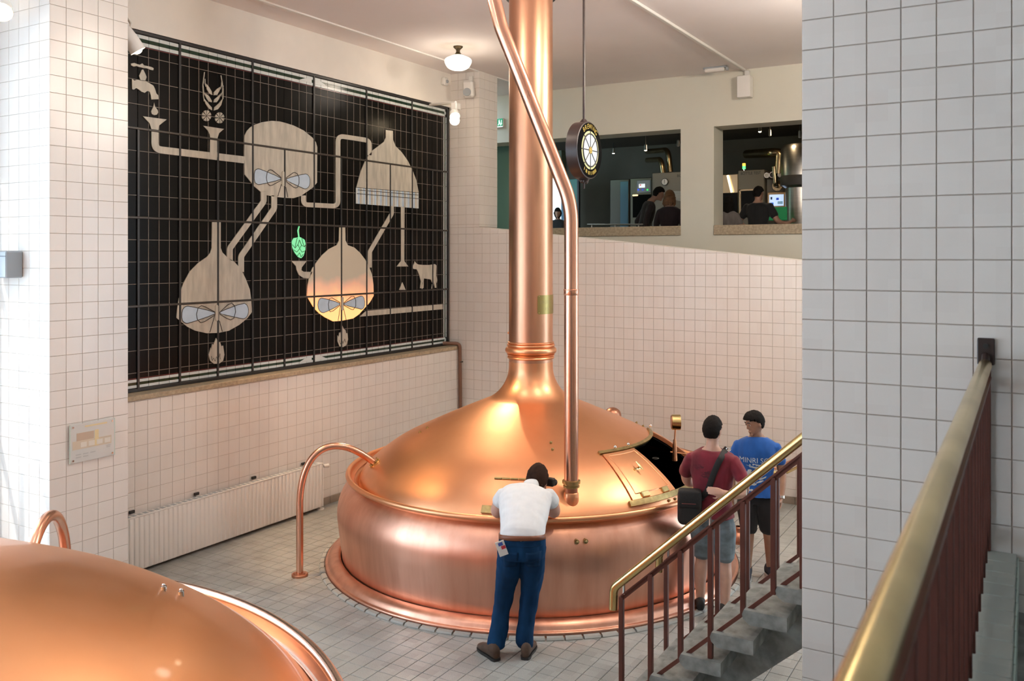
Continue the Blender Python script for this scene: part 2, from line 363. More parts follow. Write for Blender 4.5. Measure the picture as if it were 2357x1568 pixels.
# --- green wall of the upper gallery with two openings
SILL, HEAD = 3.626, 5.163
W1 = (-8.8, -4.94); W2 = (-4.40, -2.2)
def green(b):
    for lo, hi in (((-9.6, 2.2), (.6, SILL-.15)), ((-9.6, HEAD), (.6, CEIL)), ((-9.6, SILL-.15), (W1[0], HEAD)), ((W1[1], SILL-.15), (W2[0], HEAD)), ((W2[1], SILL-.15), (.6, HEAD))):
        b.box((lo[0], 13.55, lo[1]), (hi[0], 14.01, hi[1]))
struct('wall_back_upper', 'green', green)
for n, w in ((1, W1), (2, W2)):
    struct('window_%d' % n, 'stone', lambda b: b.bbox((w[0], 13.53, SILL-.152), (w[1]+.002 if n == 1 else w[1], 14.04, SILL), .006))
struct('gallery_floor', 'concrete', lambda b: b.box((-9.6, 11.79, 2.0), (.6, 13.55, 2.2)))
struct('wall_gallery_end', 'green', lambda b: (b.box((-9.8, 12.0, 2.0), (-9.6, 14.0, CEIL)), b.box((.6, 11.5, 0), (.8, 14.0, CEIL)), b.box((-9.7, 12.05, 2.0), (-8.25, 12.15, CEIL))))
# --- tiled wall on the right beside the landing
wr = struct('wall_right', 'grout', lambda b: b.box((-1.03, 4.556, 0), (4.2, 5.2, CEIL)))
tiles(wr, (0, 4.556, 0), (1, 0, 0), (0, 0, 1), (0, -1, 0), [(-1.03, 0), (4.2, 0), (4.2, CEIL), (-1.03, CEIL)], .152, .1483, -1.03, .017, box=(1845, 0, 2357, 1568), gap=.0052, th=.006)
# --- window wall in front of the column, rest of the shell behind the viewer
def winwall(b):
    b.box((-8.36, -4.6, 0), (-8.2, 4.52, .86)); b.box((-8.36, -4.6, 5.08), (-8.2, 4.52, CEIL))
    for y0, y1 in ((-4.6, -3.9), (-1.5, -1.1), (1.4, 1.6), (4.05, 4.52)): b.box((-8.36, y0, .86), (-8.2, y1, 5.08))
struct('wall_left_front', 'plaster', winwall)
for n, (y0, y1) in enumerate(((-3.9, -1.5), (-1.1, 1.4), (1.6, 4.05))):
    wf = struct('window_%d' % (n+3), 'black_steel', lambda b: [b.box((-8.32, y, .86), (-8.27, y+.05, 5.08)) for y in (y0, y0+(y1-y0)/3-.025, y0+2*(y1-y0)/3-.025, y1-.05)] + [b.box((-8.32, y0, z), (-8.27, y1, z+.05)) for z in (.86, 2.2, 3.6, 5.03)])
def frontwall(b):
    b.box((-8.5, -4.8, 0), (4.4, -4.6, .86)); b.box((-8.5, -4.8, 5.08), (4.4, -4.6, CEIL))
    for x0, x1 in ((-8.5, -7.6), (-5.4, 4.4)): b.box((x0, -4.8, .86), (x1, -4.6, 5.08))
struct('wall_front', 'plaster', frontwall)
for n, (x0, x1) in enumerate(((-7.6, -5.4),)):
    struct('window_%d' % (n+6), 'black_steel', lambda b: [b.box((x, -4.72, .86), (x+.05, -4.67, 5.08)) for x in (x0, x0+(x1-x0)/3-.025, x0+2*(x1-x0)/3-.025, x1-.05)] + [b.box((x0, -4.72, z), (x1, -4.67, z+.05)) for z in (.86, 2.2, 3.6, 5.03)])
struct('wall_right_side', 'plaster', lambda b: b.box((4.2, -4.8, 0), (4.4, 11.8, CEIL)))
# --- landing by the viewer: slab and tiled kerb
LX = lambda y: -.224+(4.55-y)*.0125
struct('landing_floor', 'concrete', lambda b: b.prism([(LX(-4.6)+.02, -4.6, 1.45), (4.2, -4.6, 1.45), (4.2, 4.55, 1.45), (LX(4.55)+.02, 4.55, 1.45)], (0, 0, .12)))
kerb = struct('landing_kerb', mat('pale_kerb_grout', (.35, .40, .37), .7), lambda b: b.prism([(LX(-2)-.0, -2, 1.45), (LX(-2)+.125, -2, 1.45), (LX(4.55)+.125, 4.55, 1.45), (LX(4.55)-.0, 4.55, 1.45)], (0, 0, .372)))
M['kerb_tile'] = tile_mat('pale_green_kerb_tile', (.40, .43, .38), (.35, .38, .34), .35, .15, bump=0)
kt = MB().bbox((.004, 0, 0), (.122, .144, .008), .003).mesh('kerb_tile', 'kerb_tile')
ks = MB().bbox((0, 0, 0), (.008, .144, .24), .003).mesh('kerb_side_tile', mat('pale_teal_tile', (.42, .54, .48), .3))
for i in range(36):
    y = 4.40-i*.15; o = link('kerb_tile', kt, kerb); o.location = (LX(y), y, 1.820)
    o = link('kerb_side_tile', ks, kerb); o.location = (LX(y)+.124, y, 1.575)

# ================================================================== THE LARGE COPPER KETTLE
K = thing('brew_kettle', 'large copper brew kettle with tall chimney in the middle of the room', 'brew kettle', (*KC, 0))
DOME = [(1.81, .80), (1.79, .88), (1.71, .98), (1.56, 1.105), (1.35, 1.24), (1.0, 1.405), (.7, 1.535), (.50, 1.618), (.42, 1.655), (.355, 1.705), (.30, 1.77), (.265, 1.835), (.245, 1.89), (.235, 1.95), (.2335, 2.03)]
def spline(P, m=6):
    P = [Vector((a, b)) for a, b in P]; Q = [P[0]*2-P[1]]+P+[P[-1]*2-P[-2]]; out = []
    for i in range(1, len(Q)-2):
        for k in range(m):
            t = k/m; a, b, c, d = Q[i-1:i+3]
            out.append(.5*((2*b)+(c-a)*t+(2*a-5*b+4*c-d)*t*t+(3*b-a-3*c+d)*t**3))
    out.append(P[-1]); return [tuple(p) for p in out]
DP = spline(DOME)
_dr = np.array([p[0] for p in DP])[::-1]; _dz = np.array([p[1] for p in DP])[::-1]
def dz(r): return float(np.interp(r, _dr, _dz))
def dome_pt(r, az, off=0.):
    s = (dz(r+.01)-dz(r-.01))/.02 if r < 1.79 else -1.5; n = Vector((-s, 0, 1)).normalized(); a = math.radians(az)
    p = Vector((r, 0, dz(r)))+n*off; return Vector((p.x*math.cos(a), p.x*math.sin(a), p.z))
def patch(b, r0, r1, a0, a1, off0, off1, nr=8, na=10):
    """slab that follows the curve of the dome between two radii and two bearings"""
    V = []; F = []
    for o in (off0, off1):
        for i in range(nr+1):
            for j in range(na+1): V.append(dome_pt(r0+(r1-r0)*i/nr, a0+(a1-a0)*j/na, o))
    N = (nr+1)*(na+1); ix = lambda o, i, j: o*N+i*(na+1)+j
    for i in range(nr):
        for j in range(na): F += [(ix(1, i, j), ix(1, i, j+1), ix(1, i+1, j+1), ix(1, i+1, j)), (ix(0, i, j), ix(0, i+1, j), ix(0, i+1, j+1), ix(0, i, j+1))]
    for i in range(nr): F += [(ix(0, i, 0), ix(1, i, 0), ix(1, i+1, 0), ix(0, i+1, 0)), (ix(0, i, na), ix(0, i+1, na), ix(1, i+1, na), ix(1, i, na))]
    for j in range(na): F += [(ix(0, 0, j), ix(0, 0, j+1), ix(1, 0, j+1), ix(1, 0, j)), (ix(0, nr, j), ix(1, nr, j), ix(1, nr, j+1), ix(0, nr, j+1))]
    b.add(V, F)
HR0, HR1, HA0, HA1, HA2 = 1.27, 1.745, -29.5, -9.5, 27.0
# base skirt, body, rim
put('base_skirt', 'copper_body', K, lambda b: b.lathe(spline([(2.14, 0), (2.14, .035), (2.125, .045), (2.115, .05), (2.09, .085), (2.05, .108), (2.01, .112), (1.985, .098)], 4), 160), 60)
body = put('body', 'copper_body', K, lambda b: b.lathe(spline([(1.972, .085), (1.975, .12), (1.985, .20), (1.998, .30), (2.01, .40), (2.02, .50), (2.015, .60), (1.985, .70), (1.93, .79), (1.87, .85), (1.84, .87)], 5), 160), 60)
def rim(b):
    pr = [(1.80, .80), (1.815, .83), (1.84, .845), (1.87, .87), (1.885, .90)]
    for k in range(13): a = PI-k*PI*1.35/12; pr.append((1.912+.026*math.cos(a), .905+.026*math.sin(a)))
    pr += [(1.89, .865), (1.86, .845)]
    b.lathe(pr, 160)
put('rim', 'copper', K, rim, 60)
# dome with a real hatch opening
def dome(b):
    rad = sorted(set([round(p[0], 4) for p in DP if p[0] < 1.80]+[HR0, HR1, 1.51, 1.81]), reverse=True)
    azs = [-180+i*2.5 for i in range(144)]; azs = sorted(set(azs+[HA1+.001, HA2])); n = len(azs); V = []; F = []
    for r in rad:
        for a in azs: V.append(dome_pt(r, a) if r < 1.79 else Vector((r*math.cos(math.radians(a)), r*math.sin(math.radians(a)), dz(r))))
    for i in range(len(rad)-1):
        for j in range(n):
            rm = (rad[i]+rad[i+1])/2; am = (azs[j]+azs[(j+1) % n])/2 if j < n-1 else 179
            if HR0 < rm < HR1 and HA1 < am < HA2: continue
            F.append((i*n+j, i*n+(j+1) % n, (i+1)*n+(j+1) % n, (i+1)*n+j))
    b.add(V, F)
put('dome', 'copper', K, dome, 50)
put('inner_shade', 'black_void', K, lambda b: b.lathe([(.01, .12), (1.70, .14), (1.745, .8), (1.745, .86)], 64))  # black sheet added as the darkness inside the enclosed kettle
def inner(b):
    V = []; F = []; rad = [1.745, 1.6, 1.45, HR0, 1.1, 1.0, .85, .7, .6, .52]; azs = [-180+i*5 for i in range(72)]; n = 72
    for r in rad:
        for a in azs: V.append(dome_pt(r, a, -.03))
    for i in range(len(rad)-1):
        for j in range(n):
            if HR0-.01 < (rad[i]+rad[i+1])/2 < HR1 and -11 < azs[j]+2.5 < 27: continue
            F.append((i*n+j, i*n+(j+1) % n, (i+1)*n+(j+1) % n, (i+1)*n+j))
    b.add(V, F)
put('inner_dome_shade', 'black_void', K, inner, 50)  # black sheet under the dome, the inner shade put into its colour
# chimney, collar, ceiling flange
put('chimney', copper('worn_copper_chimney', (.76, .42, .265), (.62, .32, .20), .35, vscale=(6, 6, .35)), K, lambda b: b.lathe([(.2335, 2.02), (.2335, 3.0), (.2325, 4.0), (.2325, 5.1), (.2325, CEIL-.02)], 72), 30)
def collar(b):
    pr = [(.232, 2.06), (.246, 2.065), (.25, 2.075), (.246, 2.085), (.238, 2.09), (.25, 2.097), (.253, 2.105), (.24, 2.115)]
    for k in range(13): a = -PI/2+k*PI/12; pr.append((.243+.030*math.cos(a), 2.15+.036*math.sin(a)))
    pr += [(.24, 2.19), (.252, 2.197), (.254, 2.206), (.25, 2.215), (.236, 2.22), (.246, 2.228), (.246, 2.236), (.232, 2.244)]
    b.lathe(pr, 72)
put('collar', 'copper', K, collar, 40)
put('ceiling_flange', 'black_steel', K, lambda b: b.lathe([(.235, 5.87), (.262, 5.875), (.262, 5.90), (.25, 5.905), (.25, CEIL-.01), (.233, CEIL-.01)], 48))
# brass plate on the chimney
AZC = math.degrees(math.atan2(-KC[1], -KC[0]))         # bearing of the viewer as seen from the kettle
def cyl_pt(a, z, r): a = math.radians(a); return Vector((r*math.cos(a), r*math.sin(a), z))
zt, zb = EYE-(680-YH)/FPX*9.26, EYE-(724-YH)/FPX*9.26; pa0, pa1 = AZC+17, AZC+103
def plate(b):
    n = 24; V = []
    for r in (.2335, .2385):
        for i in range(n+1):
            a = pa0+(pa1-pa0)*i/n; e = .012 if i in (0, n) else 0
            V += [cyl_pt(a, zb+e, r), cyl_pt(a, zt-e, r)]
    F = []; o = 2*(n+1)
    for i in range(n): F += [(o+2*i, o+2*i+2, o+2*i+3, o+2*i+1), (2*i, 2*i+2, o+2*i+2, o+2*i), (2*i+1, o+2*i+1, o+2*i+3, 2*i+3)]
    F += [(0, o, o+1, 1), (2*n, 2*n+1, o+2*n+1, o+2*n)]
    b.add(V, F)
pl = put('name_plate', mat('yellow_brass_plate', (.42, .33, .13), .35, 1.), K, plate)
def wraptext(txt, size, zc, amid):
    V, F = text_geo(txt, size); b = MB(); b.add([cyl_pt(amid+math.degrees(p.x/.239), zc+p.y, .2392) for p in V], F); return b
wraptext('BROUWKETEL', .048, zt-.075, (pa0+pa1)/2).obj('lettering', 'brass_dull', pl, 0, False)
wraptext('INHOUD', .042, zt-.145, (pa0+pa1)/2-2).obj('lettering', 'brass_dull', pl, 0, False)
for a, z in ((pa0+4, zb+.014), (pa0+4, zt-.014)): put('rivet', 'brass_dull', pl, lambda b: b.ball(cyl_pt(a, z, .239), .005, 8, 6))
# small vertical seam knob on the chimney foot
put('chimney_knob', 'copper', K, lambda b: b.ball(cyl_pt(AZC-92, 2.33, .238), .012, 10, 8))
# hatch: closed leaf, rails, handle, latches
hd = put('hatch_door', 'copper', K, lambda b: patch(b, HR0+.012, HR1-.012, HA0+.6, HA1-.1, .004, .014))
def bead(b):
    r0, r1, a0, a1 = HR0+.045, HR1-.05, HA0+2.6, HA1-2.2
    P = [dome_pt(r0+(r1-r0)*i/8, a0, .014) for i in range(9)]+[dome_pt(r1, a0+(a1-a0)*i/8, .014) for i in range(1, 9)]+[dome_pt(r1+(r0-r1)*i/8, a1, .014) for i in range(1, 9)]+[dome_pt(r0, a1+(a0-a1)*i/8, .014) for i in range(1, 8)]
    b.tube(P, .005, 6, closed=True)
put('raised_bead', 'copper', hd, bead)
def handle(b):
    p = dome_pt(1.50, -19, .014); q = dome_pt(1.50, -19, .055); b.tube([p, q], .008, 8)
    u = (dome_pt(1.55, -19, .055)-dome_pt(1.45, -19, .055)).normalized(); b.tube([q-u*.055, q-u*.02, q, q+u*.02, q+u*.055], [.006, .010, .012, .010, .006], 8)
    w = dome_pt(1.50, -17, .016)-dome_pt(1.50, -21, .016); b.tube([p-w*.5, p+w*.5], .012, 8)
put('hatch_handle', 'brass', hd, handle)
for r, a in ((1.712, -23.5), (1.715, -14.6)):
    def latch(b):
        T = Matrix.Translation(dome_pt(r, a, .018)) @ Matrix.Rotation(math.radians(a), 4, 'Z') @ Matrix.Rotation(.9, 4, 'Y'); b.bbox((-.028, -.045, -.012), (.028, .045, .014), .006, T)
    put('hinge_block', 'brass', hd, latch)
for nm, r, a0, a1 in (('upper_rail', HR0-.012, HA0-.6, 34.), ('lower_rail', HR1+.008, HA0-1, 30.)):
    put(nm, 'brass_dull', K, lambda b: patch(b, r-.016, r+.016, a0, a1, .002, .022, 2, 30))
put('opening_frame', 'copper', K, lambda b: patch(b, HR0, HR1, HA2-.4, HA2+3.2, -.02, .018, 8, 3))
put('opening_edge', 'copper', K, lambda b: patch(b, HR0, HR1, HA1-.9, HA1+.05, -.03, .004, 8, 1))
for i, (r, a, s) in enumerate(((HR0-.012, -22, .016), (HR0-.012, -13.6, .016), (HR0-.012, 33, .018))):
    put('knob', 'chrome', K, lambda b: (b.tube([dome_pt(r, a, .02), dome_pt(r, a, .05)], .007, 8), b.ball(dome_pt(r, a, .055), s, 10, 8)))
put('inner_ring', 'dark_came', K, lambda b: b.tube([dome_pt(1.42, 2, -.06)+Vector((math.cos(t)*.03, math.sin(t)*.03, 0)) for t in [k*PI/8 for k in range(16)]], .004, 6, closed=True))
# small front hatch behind the leaning man
h2 = put('front_hatch', 'copper', K, lambda b: patch(b, 1.515, 1.735, -72.6, -53.8, .002, .010))
for j in range(7):
    a = -72.9+j*2.76; put('hinge_segment', 'brass_dull' if j % 2 == 0 else 'brass', h2, lambda b: b.tube([dome_pt(1.508, a, .014), dome_pt(1.508, a+1.3, .014), dome_pt(1.508, a+2.6, .014)], .010, 8))
put('latch_bar', 'brass_dull', h2, lambda b: patch(b, 1.735, 1.775, -74.5, -69.5, .004, .03, 2, 4))
# marks and bolts
for r, a in ((1.181, -136), (1.10, -137.2), (1.06, -50.2), (1.155, -50.4), (1.19, 44), (1.236, 40), (1.78, -15), (1.782, -12)):
    put('bolt', 'brass_dull', K, lambda b: (b.tube([dome_pt(r, a, 0), dome_pt(r, a, .012)], .014, 8), b.ball(dome_pt(r, a, .014), .008, 8, 6)))
for px in (1329, 1351):
    p = at_d(px, 1251, 7.52); lp = local(K, p); az = math.atan2(lp.y, lp.x); q = Vector((2.0*math.cos(az), 2.0*math.sin(az), .735)); e = Vector((math.cos(az), math.sin(az), 0))
    put('body_bolt', 'brass_dull', K, lambda b: (b.tube([q-e*.06, q-e*.01], .020, 10), b.ball(q-e*.008, .012, 8, 6)))
# back vent cowl just showing over the shoulder of the dome
vc = local(K, at_d(1410, 956, 10.2))
put('vent_cowl', 'copper_dark', K, lambda b: (b.ball((vc.x, vc.y, vc.z), (.10, .10, .09), 20, 14), b.tube([(vc.x, vc.y, vc.z-.02), (vc.x, vc.y, vc.z-.25)], .07, 20)))
# gauge on its stem
g0 = local(K, at_d(1553, 1034, 9.25)); g1 = local(K, at_d(1556, 972, 9.25))
ga = put('gauge_stem', 'copper', K, lambda b: (b.tube([g0+Vector((0, 0, -.12)), g0+Vector((0, 0, .03)), g0+Vector((0, 0, .10))], [.028, .022, .015], 12), b.tube([g0+Vector((0, 0, .09)), g1], .009, 8), b.tube([g0+Vector((-.04, -.02, -.03)), g0+Vector((.14, .05, -.05))], .008, 8)))
gdir = (RT*.95-FW*.05).normalized()
put('gauge_case', 'brass', ga, lambda b: b.tube([g1-gdir*.045, g1-gdir*.043, g1+gdir*.043, g1+gdir*.045], [.072, .078, .078, .07], 28))
put('gauge_back', 'copper_dark', ga, lambda b: b.tube([g1-gdir*.05, g1-gdir*.045], .068, 28))
# pipe running down the front of the dome
P0 = dome_pt(1.66, -47.8, 0); PW = Vector((*KC, 0))
pd = (P0+PW-CAMP).dot(FW)
pp = [P0+Vector((-.02, .03, -.03)), local(K, at_d(1318, 1112, pd)), local(K, at_d(1315, 470, pd)), local(K, at_d(1309, 415, pd)), local(K, at_d(1153, 62, pd)), local(K, at_d(1137, 10, pd)), local(K, at_d(1135, -40, pd))]
pp[1] = Vector((pp[2].x, pp[2].y, pp[1].z))
rp = put('riser_pipe', 'copper_pipe', K, lambda b: b.tube(fillet([pp[1], pp[2], pp[4], pp[5]+Vector((0, 0, .05)), pp[5]+Vector((0, 0, .9))], [0, .9, .55, .3, 0], 10), .063, 28), 60)
lowp = Vector((pp[1].x, pp[1].y, 0))
put('pipe_socket', 'copper_dark', rp, lambda b: b.tube([lowp+Vector((0, 0, P0.z-.14)), lowp+Vector((0, 0, pp[1].z-.02))], .056, 24), 60)
put('pipe_boot', 'copper', rp, lambda b: b.tube([lowp+Vector((0, 0, P0.z-.14)), lowp+Vector((0, 0, P0.z-.01)), lowp+Vector((0, 0, P0.z+.035)), lowp+Vector((0, 0, P0.z+.045))], [.074, .066, .064, .057], 24), 60)
put('pipe_nut', 'brass_dull', rp, lambda b: b.lathe([(.06, -.04), (.072, -.035), (.072, -.02), (.064, -.018), (.064, -.004), (.080, 0), (.080, .024), (.064, .03), (.06, .03)], 24, (pp[1].x, pp[1].y, pp[1].z)))
zc = EYE-(668-YH)/FPX*pd
put('pipe_joint', 'copper_pipe', rp, lambda b: b.lathe([(.063, -.045), (.066, -.04), (.066, -.004), (.069, 0), (.069, .006), (.063, .01)], 28, (pp[2].x, pp[2].y, zc)))
# arched pipe from the floor into the left shoulder of the dome
AF = local(K, at_z(690, 1326, 0)); AE = dome_pt(1.645, -134.4, 0)
adp = (Vector(AF)+PW-CAMP).dot(FW)
az_ = EYE-(1120-YH)/FPX*adp
hor = Vector((AE.x-AF.x, AE.y-AF.y, 0)); L = hor.length; hu = hor/L
arc = [Vector((AF.x, AF.y, .02)), Vector((AF.x, AF.y, az_-.15))]
ctrl = [Vector((AF.x, AF.y, az_-.15)), Vector((AF.x, AF.y, az_+.42))+hu*.02, Vector((AF.x, AF.y, az_+.52))+hu*.36, Vector((AE.x, AE.y, AE.z))]
for k in range(1, 25):
    t = k/24; arc.append(ctrl[0]*(1-t)**3+ctrl[1]*3*t*(1-t)**2+ctrl[2]*3*t*t*(1-t)+ctrl[3]*t**3)
ap = put('arched_pipe', 'copper_pipe', K, lambda b: b.tube(arc, .034, 20), 60)
put('floor_flange', 'copper_dark', ap, lambda b: b.lathe([(.03, .03), (.075, .026), (.08, .02), (.08, 0)], 24, (AF.x, AF.y, 0)))
nrm = (dome_pt(1.645, -134.4, .1)-AE).normalized()
put('dome_flange', 'brass', ap, lambda b: b.tube([AE, AE+nrm*.014], .062, 24))
for k in range(4):
    t = k*PI/2+.5; e1 = nrm.orthogonal().normalized(); e2 = nrm.cross(e1); put('flange_bolt', 'brass_dull', ap, lambda b: b.tube([AE+(e1*math.cos(t)+e2*math.sin(t))*.05, AE+(e1*math.cos(t)+e2*math.sin(t))*.05+nrm*.035], .009, 8))
for k in range(3):
    t = k*2*PI/3; put('floor_bolt', 'copper_dark', ap, lambda b: b.tube([(AF.x+.06*math.cos(t), AF.y+.06*math.sin(t), .015), (AF.x+.06*math.cos(t), AF.y+.06*math.sin(t), .04)], .009, 8))

# ================================================================== THE NEAR KETTLE, lower left
S2 = 1.40; C2 = (-4.47, 1.20); ZR = 1.05; HZ = 1.31
N2 = thing('brew_kettle', 'copper kettle dome close to the viewer in the lower left corner', 'brew kettle', (*C2, 0))
d2 = [(r*S2, ZR-.01+(z-.9)*HZ) for r, z in DP]
rimr = 2.63
put('dome', copper('satin_copper_near', (.93, .46, .22), (.84, .38, .17), .36, vscale=(.9, .9, .4)), N2, lambda b: b.lathe(d2, 160), 60)
put('rim', mat('bright_copper_rim', (.94, .68, .58), .20, 1.), N2, lambda b: b.lathe([(1.74*S2, ZR-.24), (rimr-.085, ZR-.09), (rimr-.06, ZR-.02)]+[(rimr-.03+.033*math.cos(PI-k*PI*1.3/10), ZR+.033*math.sin(PI-k*PI*1.3/10)) for k in range(11)]+[(rimr-.09, ZR-.07)], 160), 60)
put('body', 'copper_body', N2, lambda b: b.lathe(spline([(2.72, .08), (2.74, .3), (2.78, .55), (2.74, .78), (2.62, .94), (2.53, .99)], 4), 120), 60)
put('base_skirt', 'copper_body', N2, lambda b: b.lathe(spline([(2.92, 0), (2.92, .05), (2.86, .09), (2.76, .12), (2.71, .1)], 4), 120), 60)
put('chimney', 'copper_pipe', N2, lambda b: b.lathe([(d2[-1][0], d2[-1][1]-.01), (d2[-1][0]-.02, d2[-1][1]+.1), (d2[-1][0]-.02, CEIL-.01)], 48))
put('chimney_collar', 'copper', N2, lambda b: b.lathe([(d2[-1][0]-.03, d2[-1][1])]+[(d2[-1][0]+.045*math.cos(a), d2[-1][1]+.07+.05*math.sin(a)) for a in [-PI/2+k*PI/8 for k in range(9)]]+[(d2[-1][0]-.03, d2[-1][1]+.14)], 48))
for _m in (bpy.data.materials['satin_copper_near'],):
    _b = _m.node_tree.nodes['Principled BSDF']; _b.inputs['Coat Weight'].default_value = .22; _b.inputs['Coat Roughness'].default_value = .07
_r2 = np.array([p[0] for p in d2])[::-1]; _z2 = np.array([p[1] for p in d2])[::-1]
def hit2(px, py):
    r = ray(px, py)
    for i in range(1500):
        p = CAMP+r*(2.5+i*.003); R = math.hypot(p.x-C2[0], p.y-C2[1])
        if R < 1.8*S2 and p.z < float(np.interp(R, _r2, _z2)): return local(N2, p)
for q in ((377, 1360), (417, 1371)):
    p = hit2(*q)
    if p is not None: put('bolt', 'chrome', N2, lambda b: (b.tube([p-Vector((0, 0, .02)), p+Vector((0, 0, .022))], .014, 10), b.ball(p+Vector((0, 0, .026)), .010, 8, 6)))
lf = local(N2, at_d(152, 1300, 6.15)); lf.z = 0; le = local(N2, at_d(66, 1262, 5.45)); ltop = EYE-(1204-YH)/FPX*5.9
hu2 = Vector((le.x-lf.x, le.y-lf.y, 0))
lp2 = [Vector((lf.x, lf.y, .02)), Vector((lf.x, lf.y, ltop-.42))]; cc = [lp2[1], Vector((lf.x, lf.y, ltop+.16)), Vector((lf.x, lf.y, ltop+.18))+hu2*.75, Vector((le.x, le.y, le.z-.1))]
for k in range(1, 25):
    t = k/24; lp2.append(cc[0]*(1-t)**3+cc[1]*3*t*(1-t)**2+cc[2]*3*t*t*(1-t)+cc[3]*t**3)
put('arched_pipe', 'copper_pipe', N2, lambda b: b.tube(lp2, .036, 20), 60)

# ================================================================== LEADED GLASS MURAL
MX = -7.985
MU = thing('glass_mural', 'black leaded glass wall mural showing cream brewing vessels and pipes', 'mural', (-8.0, 5.4, 1.75))
def ml(P): return local(MU, P)
YB = [6.44+.515*n for n in range(-2, 10)]          # heavy upright bars
ROWS = [1.947-.228, 1.947, 2.175, 2.403, 2.631, 2.859, 3.087, 3.315, 3.543, 3.772, 4.001, 4.230, 4.459, 4.71, 4.961, 5.212]
YL, YR, ZB, ZT = 5.41, 11.41, 1.86, 5.315
pane_x = -8.0
put('backing', 'black', MU, lambda b: b.box(tuple(ml((-8.04, 5.30, 1.755))), tuple(ml((-8.008, 11.52, 5.462)))))
cols = []
y = YB[0]
while y < YR-.01: cols.append(y); y += .515/4
cols.append(YR)
panes = []
for j in range(len(ROWS)):
    z0 = max(ROWS[j], ZB) if j else ZB; z1 = ROWS[j+1] if j < len(ROWS)-1 else ZT
    if j == 0: z0, z1 = ZB, ROWS[1]
    for i in range(len(cols)-1): panes.append((cols[i], cols[i+1], z0, z1))
vis = [p for p in panes if p[0] > 5.78]; vis.sort(key=lambda p: p[0]); rest = MB(); cache = {}
for k, (a, c, z0, z1) in enumerate(vis):
    dims = (round(c-a, 4), round(z1-z0, 4))
    if k < 300:
        if dims not in cache: cache[dims] = MB().bbox((0, .003, .003), (.008, dims[0]-.003, dims[1]-.003), .0015).mesh('glass_pane', 'black_glass')
        o = link('glass_pane', cache[dims], MU); o.location = ml((pane_x-.008, a, z0))
    else: rest.box(tuple(ml((pane_x-.008, a+.003, z0+.003))), tuple(ml((pane_x, c-.003, z1-.003))))
tag(rest.obj('glass_pane_field', 'black_glass', MU, 0), kind='stuff')
# lead came between the panes
for yy in cols:
    if min(abs(yy-b) for b in YB) > .01: put('came', 'came', MU, lambda b: b.box(tuple(ml((-8.008, yy-.003, ZB))), tuple(ml((-7.998, yy+.003, ZT)))), 0)
for zz in ROWS[1:]: put('came', 'came', MU, lambda b: b.box(tuple(ml((-8.008, YL, zz-.003))), tuple(ml((-7.997, YR, zz+.003)))), 0)
# heavy steel uprights and rails
for n, yy in enumerate(YB):
    top = 5.45 if n % 2 == 0 else 4.459
    put('upright_bar', 'black_steel', MU, lambda b: b.bbox(tuple(ml((-8.01, yy-.014, 1.757))), tuple(ml((-7.984, yy+.014, top))), .003))
for zz in (2.631, 3.543, 4.459): put('cross_rail', mat('bronze_rail', (.05, .042, .034), .35, .3), MU, lambda b: b.bbox(tuple(ml((-8.01, 5.35, zz-.012))), tuple(ml((-7.980, 11.46, zz+.012))), .004))
for nm, lo, hi in (('frame_top', (-8.04, 5.3, 5.435), (-7.985, 11.52, 5.472)), ('frame_bottom', (-8.04, 5.3, 1.752), (-7.985, 11.52, 1.79)), ('frame_side', (-8.04, 11.47, 1.75), (-7.985, 11.52, 5.47))):
    put(nm, 'black_steel', MU, lambda b: b.bbox(tuple(ml(lo)), tuple(ml(hi)), .006))
# white and green border glass
def strip(nm, m, y0, y1, z0, z1):
    put(nm, m, MU, lambda b: b.box(tuple(ml((-8.008, y0+.003, z0))), tuple(ml((-7.996, y1-.003, z1)))), 0)
bc = [c for c in cols if c > 5.78]
for i in range(len(bc)-1):
    for z0, z1, m in ((5.393, 5.428, 'opal_pale'), (5.355, 5.391, 'green_glass'), (5.318, 5.353, 'opal_pale'), (1.795, 1.822, 'opal_pale'), (1.824, 1.850, 'green_glass'), (1.852, 1.880, 'opal_pale')):
        strip('border_glass', m, bc[i], bc[i+1], z0, z1)
for za in (5.303, 1.884): put('red_border_line', 'red_line', MU, lambda b: b.box(tuple(ml((-8.006, YL, za))), tuple(ml((-7.997, YR, za+.009)))), 0)
for j in range(len(ROWS)):
    z0 = max(ROWS[j], 1.88); z1 = ROWS[j+1] if j < len(ROWS)-1 else 5.31
    for y0, y1, m in ((11.372, 11.392, 'opal_pale'), (11.395, 11.425, 'green_glass'), (11.428, 11.448, 'opal_pale')): strip('border_glass', m, y0-.002, y1+.004, z0+.004, z1-.004)
for zz in (1.84, 5.37):
    put('rosette', 'opal_pale', MU, lambda b: [b.prism([ml((-7.996, 11.41+.012*math.cos(a)+t*.011*math.cos(a2), zz+.012*math.sin(a)+t*.011*math.sin(a2))) for a2, t in ((a, 1.6), (a+2.2, .6), (a-2.2, .6))], (.006, 0, 0)) for a in [k*PI/4 for k in range(8)]], 0)
for zz in (1.838, 5.373):       # diamond accents in the middle of the border
    for s in (-1, 1):
        put('border_diamond', 'opal_pale', MU, lambda b: b.prism([ml((-7.994, 8.487+s*.03, zz-.03)), ml((-7.994, 8.487+s*.25, zz-.02)), ml((-7.994, 8.487+s*.14, zz+.02)), ml((-7.994, 8.487+s*.03, zz+.03))], (.004, 0, 0)), 0)
